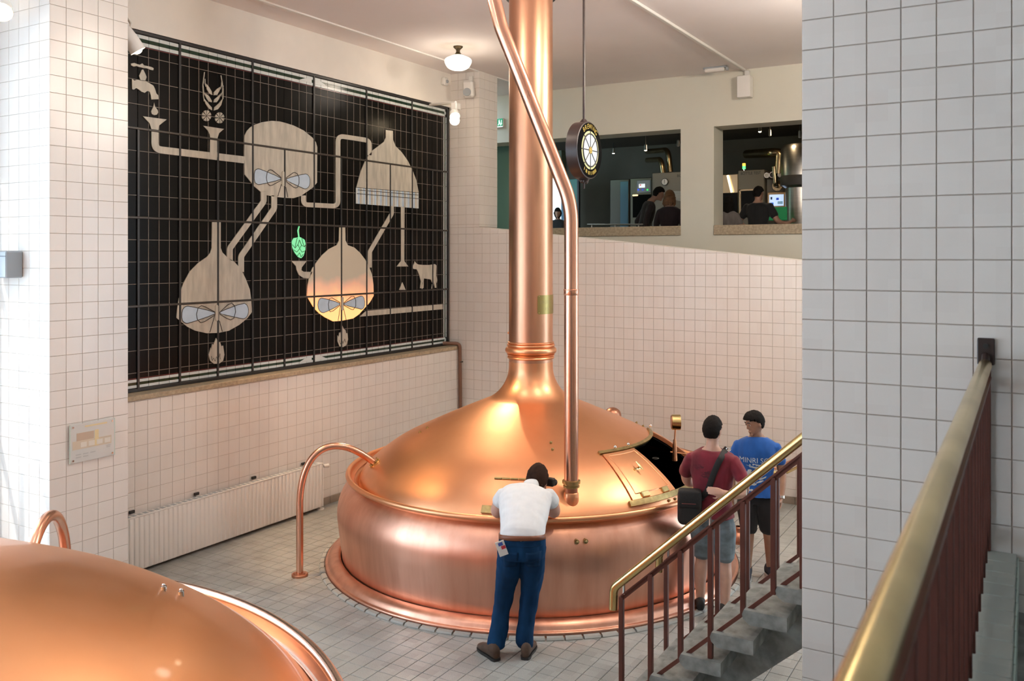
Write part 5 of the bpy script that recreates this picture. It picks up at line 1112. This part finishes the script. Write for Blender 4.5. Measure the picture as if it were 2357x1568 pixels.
def hair(parent, T, m, s=1., style='short', puff=.012):
    G, F = sph(44, 30); keep = []
    def inside(g):
        x, y, z = g
        if style == 'long': return z > .30 or (y < .25 and z > -.95)
        line = .50-.08*abs(x) if y > .35 else (.12 if y > -.05 else -.52)
        if y <= .35 and y > -.05: line = .12+(y+.05)/.40*.38
        elif y <= -.05: line = .12-min(1, (-y-.05)/.3)*.62
        return z > line
    for f in F:
        c = [sum(G[i][k] for i in f)/4 for k in range(3)]
        if inside(c): keep.append(f)
    V = []
    for g in G:
        p = head_fn(g); n = V3((g[0], g[1], g[2])).normalized(); k = puff*(1+.6*max(0, g[2]))+.004*noise.noise(V3(g)*14)+.005*noise.noise(V3(g)*6)
        if style == 'quiff' and g[1] > .2 and g[2] > .3: k += .022*g[1]
        if style == 'long' and g[2] < .2: k += .012
        V.append(T @ ((p+n*k)*s))
    b = MB(); b.add(V, keep); me = b.mesh('hair', m, 60); used = set(i for f in keep for i in f)
    bm = bmesh.new(); bm.from_mesh(me); bmesh.ops.delete(bm, geom=[v for v in bm.verts if not v.link_faces], context='VERTS'); bm.to_mesh(me); bm.free()
    o = link('hair', me, parent); md = o.modifiers.new('thick', 'SOLIDIFY'); md.thickness = .022*s; md.offset = -1; return o
def eyes(parent, T, s=1.):
    for k in (-1, 1):
        e = put('eye', 'white_plastic', parent, lambda b: b.ball((k*.031*s, .078*s, .012*s), (.011*s, .008*s, .0045*s), 12, 8, T)); put('iris', 'black', e, lambda b: b.ball((k*.031*s, .0855*s, .011*s), (.006*s, .004*s, .006*s), 10, 6, T)); put('eyebrow', 'black', parent, lambda b: b.tube([T @ (V3((k*.014, .092, .036))*s), T @ (V3((k*.030, .091, .042))*s), T @ (V3((k*.048, .080, .036))*s)], [.004*s, .005*s, .003*s], 6))
def shoe(parent, T, m, sole='white_plastic', L=.27, laces=False):
    """T: heel on the floor, toe towards local +y"""
    o = put('shoe', m, parent, lambda b: b.loft([[T @ p for p in ring((0, y*L, z*.55+.012), V3((1, 0, 0)), V3((0, 0, 1)), w, z*.55, 16)] for y, w, z in ((.0, .012, .05), (.015, .030, .085), (.10, .038, .105), (.25, .040, .105), (.42, .042, .085), (.60, .047, .065), (.80, .048, .050), (.93, .038, .040), (1.0, .012, .028))]), 60)
    put('sole', sole, o, lambda b: b.loft([[T @ V3((x*sx, y*L, z)) for x, y in ((.030, .0), (.040, .10), (.038, .35), (.048, .62), (.049, .82), (.036, .97), (0, 1.02), (-.036, .97), (-.049, .82), (-.048, .62), (-.038, .35), (-.040, .10), (-.030, 0), (0, -.02))] for z, sx in ((0, .98), (.022, 1.03))]))
    if laces:
        for k in range(4): put('lace', 'white_plastic', o, lambda b: b.tube([T @ V3((-.024, (.40+k*.09)*L, .093-k*.011)), T @ V3((0, (.41+k*.09)*L, .106-k*.012)), T @ V3((.024, (.40+k*.09)*L, .093-k*.011))], .004, 6))
    return o
def facing(v): return math.atan2(-v.x, v.y)
def shoeT(x, y, yaw=0., z=0., pitch=0.): return Matrix.Translation((x, y, z)) @ Matrix.Rotation(yaw, 4, 'Z') @ Matrix.Rotation(pitch, 4, 'X')

# ---------------- man in white leaning on the rim
W1_ = at_z(1190, 1507, 0)
PM = thing('person', 'man in white shirt and jeans bending over the kettle rim', 'person', (W1_.x, W1_.y, 0), facing(FW))
spine = [(.04, -.03, .80, .155, .115), (.04, -.035, .88, .172, .125), (.042, -.02, .955, .168, .118), (.048, .07, 1.01, .172, .112), (.056, .19, 1.065, .190, .112), (.066, .32, 1.115, .208, .112), (.078, .42, 1.14, .205, .10), (.095, .49, 1.155, .13, .075), (.115, .54, 1.165, .060, .055)]
armL = [(-.095, .42, 1.135, .068), (-.145, .445, 1.06, .060), (-.165, .465, .995, .052), (-.12, .53, .990, .046), (-.02, .64, 1.02, .036), (.03, .69, 1.04, .028)]
armR = [(.245, .42, 1.135, .068), (.295, .445, 1.06, .060), (.315, .465, .995, .052), (.285, .53, .995, .046), (.24, .62, 1.05, .036), (.235, .655, 1.10, .028)]
legL = [(-.045, -.02, .86, .105), (-.06, .0, .70, .100), (-.095, .045, .50, .080), (-.13, .02, .28, .070), (-.165, -.03, .085, .072)]
legR = [(.125, -.02, .86, .105), (.122, .0, .70, .100), (.108, .05, .50, .080), (.082, .03, .28, .070), (.055, -.005, .085, .074)]
TH1 = Matrix.Translation((.175, .635, 1.215)) @ Matrix.Rotation(.25, 4, 'Y') @ Matrix.Rotation(-.55, 4, 'X') @ Matrix.Rotation(-.25, 4, 'Z')
b = MB(); trunk(b, spine, grow=-.012); limb(b, armL); limb(b, armR); headgeo(b, TH1, 1.08); limb(b, [(.095, .48, 1.155, .06), (.13, .56, 1.185, .056), (.16, .62, 1.21, .055)]); hand(b, (.03, .69, 1.045), (.5, .8, .1), (0, 0, -1), .95, .5, 1); hand(b, (.235, .655, 1.105), (.1, .3, .9), (-.8, .2, 0), .95, 1.0, -1)
remesh(b, 'body', skin('ruddy_skin', (.62, .36, .28)), PM)
b = MB(); trunk(b, [(.041, -.030, .935, .168, .118)]+spine[2:8], grow=.010); limb(b, [armL[0], (-.125, .436, 1.10, .063), (-.142, .444, 1.072, .060)], .014); limb(b, [armR[0], (.275, .436, 1.10, .063), (.292, .444, 1.072, .060)], .014)
sh = remesh(b, 'shirt', cloth('white_cotton', (.78, .80, .82), .05), PM, fold=.007, seed=3., fs=(7, 7, 4))
b = MB(); b.loft([ring((.10+t*.02, .485+t*.05, 1.165+t*.03), V3((1, 0, 0)), V3((0, -.5, .85)), .078-t*.006, .072-t*.006, 24) for t in (0, .5, 1, 1.3)], cap=False)
co = b.obj('collar', bpy.data.materials['white_cotton'], sh, 60); co.modifiers.new('t', 'SOLIDIFY').thickness = .006
b = MB(); trunk(b, [(.04, -.03, .79, .165, .12), (.04, -.035, .86, .170, .124), (.04, -.035, .945, .168, .122)], grow=.012); limb(b, legL, .0); limb(b, legR, .0)
denim = mat('blue_denim', (.006, .045, .125), .9, spec=.2, var=.45, vscale=(7, 7, 3), bump=.12, bscale=350); je = remesh(b, 'jeans', denim, PM, fold=.010, seed=8., fs=(10, 10, 7))
bt = put('belt', mat('brown_leather', (.20, .065, .03), .4), PM, lambda b: b.loft([ring((.041, -.033+t*.006, .948+t*.030), V3((1, 0, 0)), V3((0, .985, -.15)), .186, .139, 40) for t in (-.6, .6)], cap=False)); bt.modifiers.new('t', 'SOLIDIFY').thickness = .008
tj = bvh(je)
def patchcloth(nm, m, pts, par, tree, d, grid=6, off=.004):
    """small flat piece laid on the cloth below it"""
    a, bq, c, e = [V3(p) for p in pts]; P = [(a*(1-u)+bq*u)*(1-v)+(e*(1-u)+c*u)*v for v in [k/grid for k in range(grid+1)] for u in [k/grid for k in range(grid+1)]]
    P = wrap(tree, P, d, off); F = [(j*(grid+1)+i, j*(grid+1)+i+1, (j+1)*(grid+1)+i+1, (j+1)*(grid+1)+i) for j in range(grid) for i in range(grid)]
    bb = MB(); bb.add(P, F); o = bb.obj(nm, m, par, 60); md = o.modifiers.new('t', 'SOLIDIFY'); md.thickness = .003; return o
dk = mat('dark_denim', (.004, .032, .09), .9, spec=.2, var=.3, vscale=(9, 9, 3))
for x0 in (-.115, .065): patchcloth('back_pocket', dk, [(x0, -.3, .86), (x0+.125, -.3, .86), (x0+.115, -.3, .73), (x0+.01, -.3, .73)], je, tj, (0, 1, 0))
patchcloth('yoke_seam', dk, [(-.12, -.3, .900), (.20, -.3, .900), (.20, -.3, .906), (-.12, -.3, .906)], je, tj, (0, 1, 0), 12)
shoeT1 = shoeT(-.205, -.085, .85); br = mat('brown_suede', (.10, .06, .04), .8, var=.3, vscale=(20, 20, 20))
shoe(PM, shoeT(-.155, -.12, .55), br, 'black'); shoe(PM, shoeT(.06, -.10, -.25), br, 'black')
cm = thing('camera', 'small black camera held to the face of the leaning man', 'camera', tuple(PM.matrix_basis @ V3((.285, .69, 1.19)))); put('camera_body', 'black', cm, lambda b: b.bbox((-.05, -.03, -.035), (.05, .03, .035), .01)); put('camera_lens', 'black', cm, lambda b: b.tube([(0, .02, 0), (.02, .07, -.02)], .028, 16))
mp = thing('folded_map', 'folded leaflet sticking out of the back pocket of the jeans', 'leaflet', tuple(PM.matrix_basis @ V3((-.105, -.155, .865))), PM.rotation_euler.z); put('paper', 'white_plastic', mp, lambda b: b.box((-.04, -.004, -.03), (.03, .004, .085), Matrix.Rotation(-.35, 4, 'Y'))); put('blue_print', mat('blue_print', (.05, .09, .35), .5), mp, lambda b: b.box((-.02, -.006, .05), (.015, -.004, .075), Matrix.Rotation(-.35, 4, 'Y')), 0); put('red_print', mat('red_print', (.5, .04, .06), .5), mp, lambda b: b.box((-.005, -.006, .02), (.028, -.004, .045), Matrix.Rotation(-.35, 4, 'Y')), 0)

# ---------------- generic standing figure
def stand(label, loc, face, h, skinm, shirtm, legm, hairm, arms, headrot=(0, 0, 0), style='short', shorts=False, feet=((-.10, 0, .15), (.10, 0, -.15)), lean=0., girth=1., shirt_low=.49, sleeve=.55, vox=.0065, shoem='black', sole='black', laces=False, low=False, long_sleeve=False, puff=.012, hs=1., headoff=(0, 0, 0)):
    t = thing('person', label, 'person', loc, facing(face)); k = h/1.75
    def B(x, y, z, *r): return (x*k, y*k+lean*max(0, z-.9)*k, z*k)+tuple(q*k*girth for q in r)
    sp_ = [B(0, 0, .80, .15, .105), B(0, 0, .92, .165, .115), B(0, 0, 1.04, .150, .100), B(0, .005, 1.18, .165, .108), B(0, .0, 1.31, .188, .112), B(0, -.01, 1.40, .180, .095), B(0, -.015, 1.455, .10, .065), B(0, -.01, 1.50, .056, .055)]
    L = [[B(*p) for p in a] for a in arms]
    legs = []
    for sx, (fx_, fy_, yaw) in zip((-1, 1), feet):
        legs.append([B(sx*.085, 0, .88, .100), B(sx*.09+(fx_-sx*.09)*.25, .01, .68, .082), B(fx_*.9, fy_*.5+.02, .47, .058), B(fx_, fy_*.8-.01, .34, .057), B(fx_, fy_-.02, .10, .036)])
    hc = V3(B(headoff[0], .015+headoff[1], 1.615+headoff[2])); T = Matrix.Translation(hc) @ Matrix.Rotation(headrot[2], 4, 'Z') @ Matrix.Rotation(headrot[0], 4, 'X') @ Matrix.Rotation(headrot[1], 4, 'Y')
    b = MB(); trunk(b, sp_, grow=-.014); headgeo(b, T, k*hs); limb(b, [B(0, -.012, 1.44, .062), B(headoff[0]*.5, headoff[1]*.5, 1.52, .053), B(headoff[0], headoff[1], 1.58+headoff[2], .055)])
    for a, l in zip(arms, L):
        limb(b, l)
        d = V3(l[-1][:3])-V3(l[-2][:3]); inward = V3((-math.copysign(1, l[0][0]), .15, 0)); hand(b, l[-1][:3], d, inward, k*.95, .45, -math.copysign(1, l[0][0]))
    for l in legs: limb(b, [l[0][:3]+(l[0][3]*.66,), l[1][:3]+(l[1][3]*.95,)]+l[2:])
    remesh(b, 'body', skinm, t, vox)
    b = MB(); s0 = [B(0, 0, shirt_low*1.75, .182, .130)]+[p for p in sp_[1:7] if p[2] > shirt_low*h+.05*k]; trunk(b, s0, grow=.012)
    for l in L:
        n = 3 if not long_sleeve else len(l); limb(b, l[:n] if long_sleeve else [l[0], l[1], tuple(np.array(l[1])*(1-.3)+np.array(l[2])*.3)], .012)
    shirt = remesh(b, 'shirt', shirtm, t, vox, fold=.008, seed=h*3+loc[0])
    b = MB(); trunk(b, [B(0, 0, .78, .150, .108), B(0, 0, .86, .160, .112), B(0, 0, .95, .145, .098)], grow=.0)
    for sx, l in zip((-1, 1), legs):
        if shorts: limb(b, [l[0][:3]+(l[0][3]*.62,), tuple(np.array(l[0])*.35+np.array(l[1])*.65), tuple(np.array(l[1])*.6+np.array(l[2])*.4), tuple(np.array(l[1])*.15+np.array(l[2])*.85)], .024)
        else: limb(b, l, .014)
    remesh(b, 'shorts' if shorts else 'trousers', legm, t, vox, fold=.008, seed=h*5)
    for (fx_, fy_, yaw) in feet: shoe(t, shoeT(fx_*k+math.sin(yaw)*.07, fy_*k-.02-math.cos(yaw)*.07, yaw), shoem, sole, .265, laces)
    hair(t, T, hairm, k*hs, style, puff)
    return t, shirt, T, k*hs, B
HAIRB = mat('black_hair', (.010, .008, .007), .8, spec=.15, bump=.5, bscale=120); HAIRBR = mat('brown_hair', (.034, .012, .006), .8, spec=.2, bump=.5, bscale=120, var=.4, vscale=(30, 30, 30)); HAIRBL = mat('blond_hair', (.22, .10, .04), .55, bump=.5, bscale=90, var=.4, vscale=(20, 20, 20))
hair(PM, TH1, HAIRBR, 1.08, 'short', .014); eyes(PM, TH1, 1.08)
dn = lambda s: [(s*.172, -.01, 1.365, .052), (s*.222, -.02, 1.25, .050), (s*.25, -.015, 1.10, .043), (s*.25, .03, .98, .038), (s*.24, .09, .86, .028)]
# man in red
fr_ = (FW*math.cos(.42)+RT*math.sin(.42)); loc = at_z(1640, 1410, 0)
t, shirt, T, k, B = stand('man in dark red t-shirt with black shoulder bag seen from behind', (loc.x, loc.y, 0), fr_, 1.74, skin('fair_skin', (.60, .36, .27)), cloth('red_cotton', (.20, .012, .028), .4, (6, 6, 6)), cloth('grey_blue_check_cotton', (.17, .22, .25), .45, (9, 9, 14)), HAIRB,
    [[(-.172, -.01, 1.365, .052), (-.235, .02, 1.25, .052), (-.24, .08, 1.12, .043), (-.17, .20, 1.10, .036), (-.10, .26, 1.12, .028)], [(.172, -.01, 1.365, .052), (.25, -.03, 1.26, .053), (.285, -.07, 1.13, .045), (.22, -.145, 1.10, .036), (.13, -.17, 1.115, .028)]],
    headrot=(-.08, 0, -.35), shorts=True, feet=((-.11, .03, .25), (.12, -.04, -.5)), shoem=mat('dark_trainer', (.018, .018, .018), .6), sole='grey_box', puff=.010)
tr = bvh(shirt)
# strap over the right shoulder and bag on the left hip
sk_ = [(.115, .06, 1.60), (.13, -.02, 1.60), (.115, -.3, 1.42), (.075, -.3, 1.33), (.03, -.3, 1.22), (-.02, -.3, 1.10), (-.06, -.3, 1.06), (-.09, -.3, 1.03)]
SP = [tr.find_nearest(V3((p[0], p[1] if i < 2 else -.16, p[2]-.07 if i < 2 else p[2])))[0] for i, p in enumerate(sk_)]
BG = thing('shoulder_bag', 'black shoulder bag slung behind the hip of the man in red', 'bag', tuple(t.matrix_basis @ V3((-.165, -.165, .97))), t.rotation_euler.z+.25)
toB = BG.matrix_basis.inverted() @ t.matrix_basis
blk = mat('black_nylon', (.012, .012, .013), .7, bump=.2, bscale=200)
put('bag_body', blk, BG, lambda b: b.bbox((-.105, -.055, -.17), (.105, .06, .14), .05, None, 5), 80); put('bag_flap', blk, BG, lambda b: b.bbox((-.10, -.068, -.02), (.10, .05, .145), .03, None, 4), 80); put('zip_line', mat('dark_red_zip', (.15, .02, .02), .5), BG, lambda b: b.tube([(-.07, -.071, .03), (.05, -.071, .03)], .003, 6))
def strapfn(b):
    pts = [toB @ (p+V3((0, -.008, .004))) for p in SP]+[V3((.04, -.03, .10))]; C = [V3(q) for q in cat([tuple(p) for p in pts], 4)]
    rings = []
    for i, c in enumerate(C):
        tn = (C[min(i+1, len(C)-1)]-C[max(i-1, 0)]).normalized(); o_ = V3((0, -1, .3)); o_ = (o_-tn*o_.dot(tn)).normalized(); s_ = tn.cross(o_); rings.append(ring(c, s_, o_, .026, .004, 10))
    b.loft(rings)
put('strap', blk, BG, strapfn, 60)
for (x, z, w_, hh_) in ((-.10, 1.30, .10, .03), (-.02, 1.24, .12, .05), (.10, 1.08, .09, .06)):      # faded dark print on the back
    rq = random.Random(int(z*100)); ang = [2*PI*i/22 for i in range(22)]; P = [V3((x, 0, z))]+[V3((x+w_*.6*math.cos(a)*(.5+.6*rq.random()), 0, z+hh_*.8*math.sin(a)*(.5+.7*rq.random()))) for a in ang]
    MB().add(wrap(tr, P, (0, 1, 0), .002), [(0, 1+i, 1+(i+1) % 22) for i in range(22)]).obj('back_print', cloth('dark_red_print', (.13, .011, .024), .5, (30, 30, 30)), shirt, 0, False)
put('shoulder_ring', 'chrome', BG, lambda b: b.tube([toB @ (SP[1]+V3((.03+.02*math.cos(a), .0, .012+.012*math.sin(a)))) for a in [j*PI/6 for j in range(12)]], .004, 6, closed=True))
# man in blue
fb = (-FW*math.cos(.30)-RT*math.sin(.30)); loc = at_z(1742, 1330, 0)
t, shirt, T, k, B = stand('man in bright blue printed t-shirt and black shorts facing the kettle', (loc.x, loc.y, 0), fb, 1.655, skin('tan_skin', (.40, .21, .13)), cloth('blue_cotton', (.008, .10, .40), .2), cloth('black_cotton', (.008, .008, .010), .2), HAIRB,
    [dn(-1), dn(1)], headrot=(-.32, 0, -.95), shorts=True, style='quiff', feet=((-.13, -.05, .5), (.09, .06, -.1)), shoem=mat('navy_canvas', (.010, .015, .028), .75), sole='white_plastic', laces=True, headoff=(.02, .02, -.01))
eyes(t, T, k); tb = bvh(shirt); wh = cloth('white_shirt_print', (.62, .70, .74), .3, (30, 30, 30)); lb = cloth('pale_blue_shirt_print', (.18, .36, .50), .4, (30, 30, 30))
def printed(nm, m, V, F): 
    P = wrap(tb, V, (0, -1, 0), .003); bb = MB(); bb.add(P, F); return bb.obj(nm, m, shirt, 0, False)
Vt, Ft = text_geo('MINRI SCH', .072)
printed('shirt_lettering', wh, [V3((-v.x*.95, .0, 1.235*k+v.y)) for v in Vt], Ft)
rnd = random.Random(5)
def blob(nm, m, x, z, w_, h_, rot):
    n = 14; pts = [(w_*math.cos(2*PI*i/n)*(.6+.6*rnd.random()), h_*math.sin(2*PI*i/n)*(.5+.7*rnd.random())) for i in range(n)]; c, s_ = math.cos(rot), math.sin(rot)
    V = [V3((-x, 0, z))]+[V3((-(x+a*c-b_*s_), 0, z+a*s_+b_*c)) for a, b_ in pts]; printed(nm, m, V, [(0, 1+i, 1+(i+1) % n) for i in range(n)])
for (x, z, w_, h_, r, m) in ((-.02, 1.165, .09, .010, -.25, wh), (.03, 1.15, .05, .014, -.4, wh), (-.07, 1.12, .03, .02, .5, wh), (.07, 1.17, .045, .02, .3, lb), (.0, 1.11, .03, .010, 0, lb), (-.04, 1.075, .018, .016, 0, wh), (.0, 1.07, .016, .018, .3, wh), (.06, 1.06, .05, .010, .35, wh), (.03, 1.02, .045, .010, .4, wh), (-.03, .99, .04, .012, .1, wh), (.05, .965, .05, .009, .3, wh), (-.05, .93, .025, .012, 0, wh), (-.06, 1.19, .008, .008, 0, wh), (.085, 1.12, .035, .012, .5, wh), (-.085, 1.09, .02, .03, 0, wh), (.02, 1.19, .06, .008, -.2, wh), (-.06, 1.02, .03, .014, .3, lb), (-.03, 1.195, .008, .008, 0, wh), (0, 1.19, .008, .008, 0, wh)):
    blob('shirt_graphic', m, x, z*k, w_, h_, r)
wp = V3(dn(-1)[-1][:3])*(1.655/1.75); put('wristwatch', 'chrome', t, lambda b: b.tube([wp+V3((0, -.012, .025)), wp+V3((0, -.004, .002))], .036, 18))
# ---------------- visitors in the room behind
dkc = lambda n, c: cloth(n, c, .2)
def back_person(label, px, Y, face, h, shirt_, hair_, arms, **kw):
    p = at_y(px, 520, Y); return stand(label, (p.x, Y, KF), face, h, kw.pop('sk', M['bskin']), shirt_, dkc('dark_trousers', (.015, .015, .018)), hair_, arms, vox=.014, **kw)
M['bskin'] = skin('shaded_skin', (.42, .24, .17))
away = V3((-.2, 1, 0)).normalized()
z_ = lambda px, py, Y: at_y(px, py, Y).z-KF
back_person('dark-jacketed man stooping towards the cabinet in the first opening', 1478, 15.3, RT, z_(1512, 428, 15.2)+.03, dkc('brown_black_jacket', (.018, .010, .012)), HAIRB, [[(-.195, -.01, 1.39, .062), (-.25, -.05, 1.25, .055), (-.24, -.10, 1.10, .05), (-.20, .0, 1.0, .04), (-.16, .1, .98, .028)], dn(1)], headrot=(-.35, 0, 0), lean=.28, long_sleeve=True, headoff=(0, .09, -.02))
tw, sw, TW, kw_, BW = back_person('curly blond woman in dark coat in the first opening', 1541, 15.1, away, z_(1541, 441, 15.1)+.01, dkc('dark_coat', (.016, .006, .009)), HAIRBL, [dn(-1), dn(1)], style='long', puff=.028, long_sleeve=True, headrot=(-.15, 0, 0))
def locks(par, T, s, m, L, n, wd, seed):
    r = random.Random(seed)
    put('hair_locks', m, par, lambda b: [b.tube([T @ (V3((x, y, .02))*s), T @ (V3((x*1.15, y*1.1-.01, -.06))*s), T @ (V3((x*1.2+r.uniform(-.01, .01), y*1.05-.01, -.06-L*.6))*s), T @ (V3((x*1.05, y-.01, -.06-L*r.uniform(.85, 1.1)))*s)], [.022*s, .026*s, .024*s, .008*s], 8) for x, y in [(wd*math.sin(a), -.085*math.cos(a)) for a in [-1.4+2.8*i/(n-1) for i in range(n)]]], 60)
locks(tw, TW, kw_, HAIRBL, .10, 13, .088, 2)
td_, sd_, TD, kd, BD = back_person('woman with long dark hair beside the jamb in the second opening', 1676, 15.0, away, z_(1678, 452, 15.0), dkc('grey_top', (.20, .18, .17)), HAIRB, [dn(-1), dn(1)], style='long', puff=.016)
locks(td_, TD, kd, HAIRB, .36, 12, .08, 4)
back_person('man in black polo shirt with elbows out in the second opening', 1745, 15.0, V3((.25, 1, 0)).normalized(), z_(1748, 428, 15.0), dkc('black_polo', (.010, .010, .011)), HAIRB, [[(-.2, 0, 1.39, .064), (-.28, -.02, 1.25, .055), (-.36, .0, 1.12, .045), (-.27, .12, 1.0, .038), (-.20, .18, .98, .028)], [(.2, 0, 1.39, .064), (.28, .03, 1.25, .055), (.34, .08, 1.12, .045), (.42, .22, 1.08, .036), (.46, .30, 1.11, .028)]], girth=1.1, headrot=(-.1, 0, -.3))
back_person('person with dark hair half hidden behind the riser pipe', 1284, 16.4, V3((.3, -1, 0)).normalized(), z_(1284, 478, 16.4), dkc('dark_jumper', (.02, .02, .025)), HAIRB, [dn(-1), dn(1)], style='long', puff=.014)
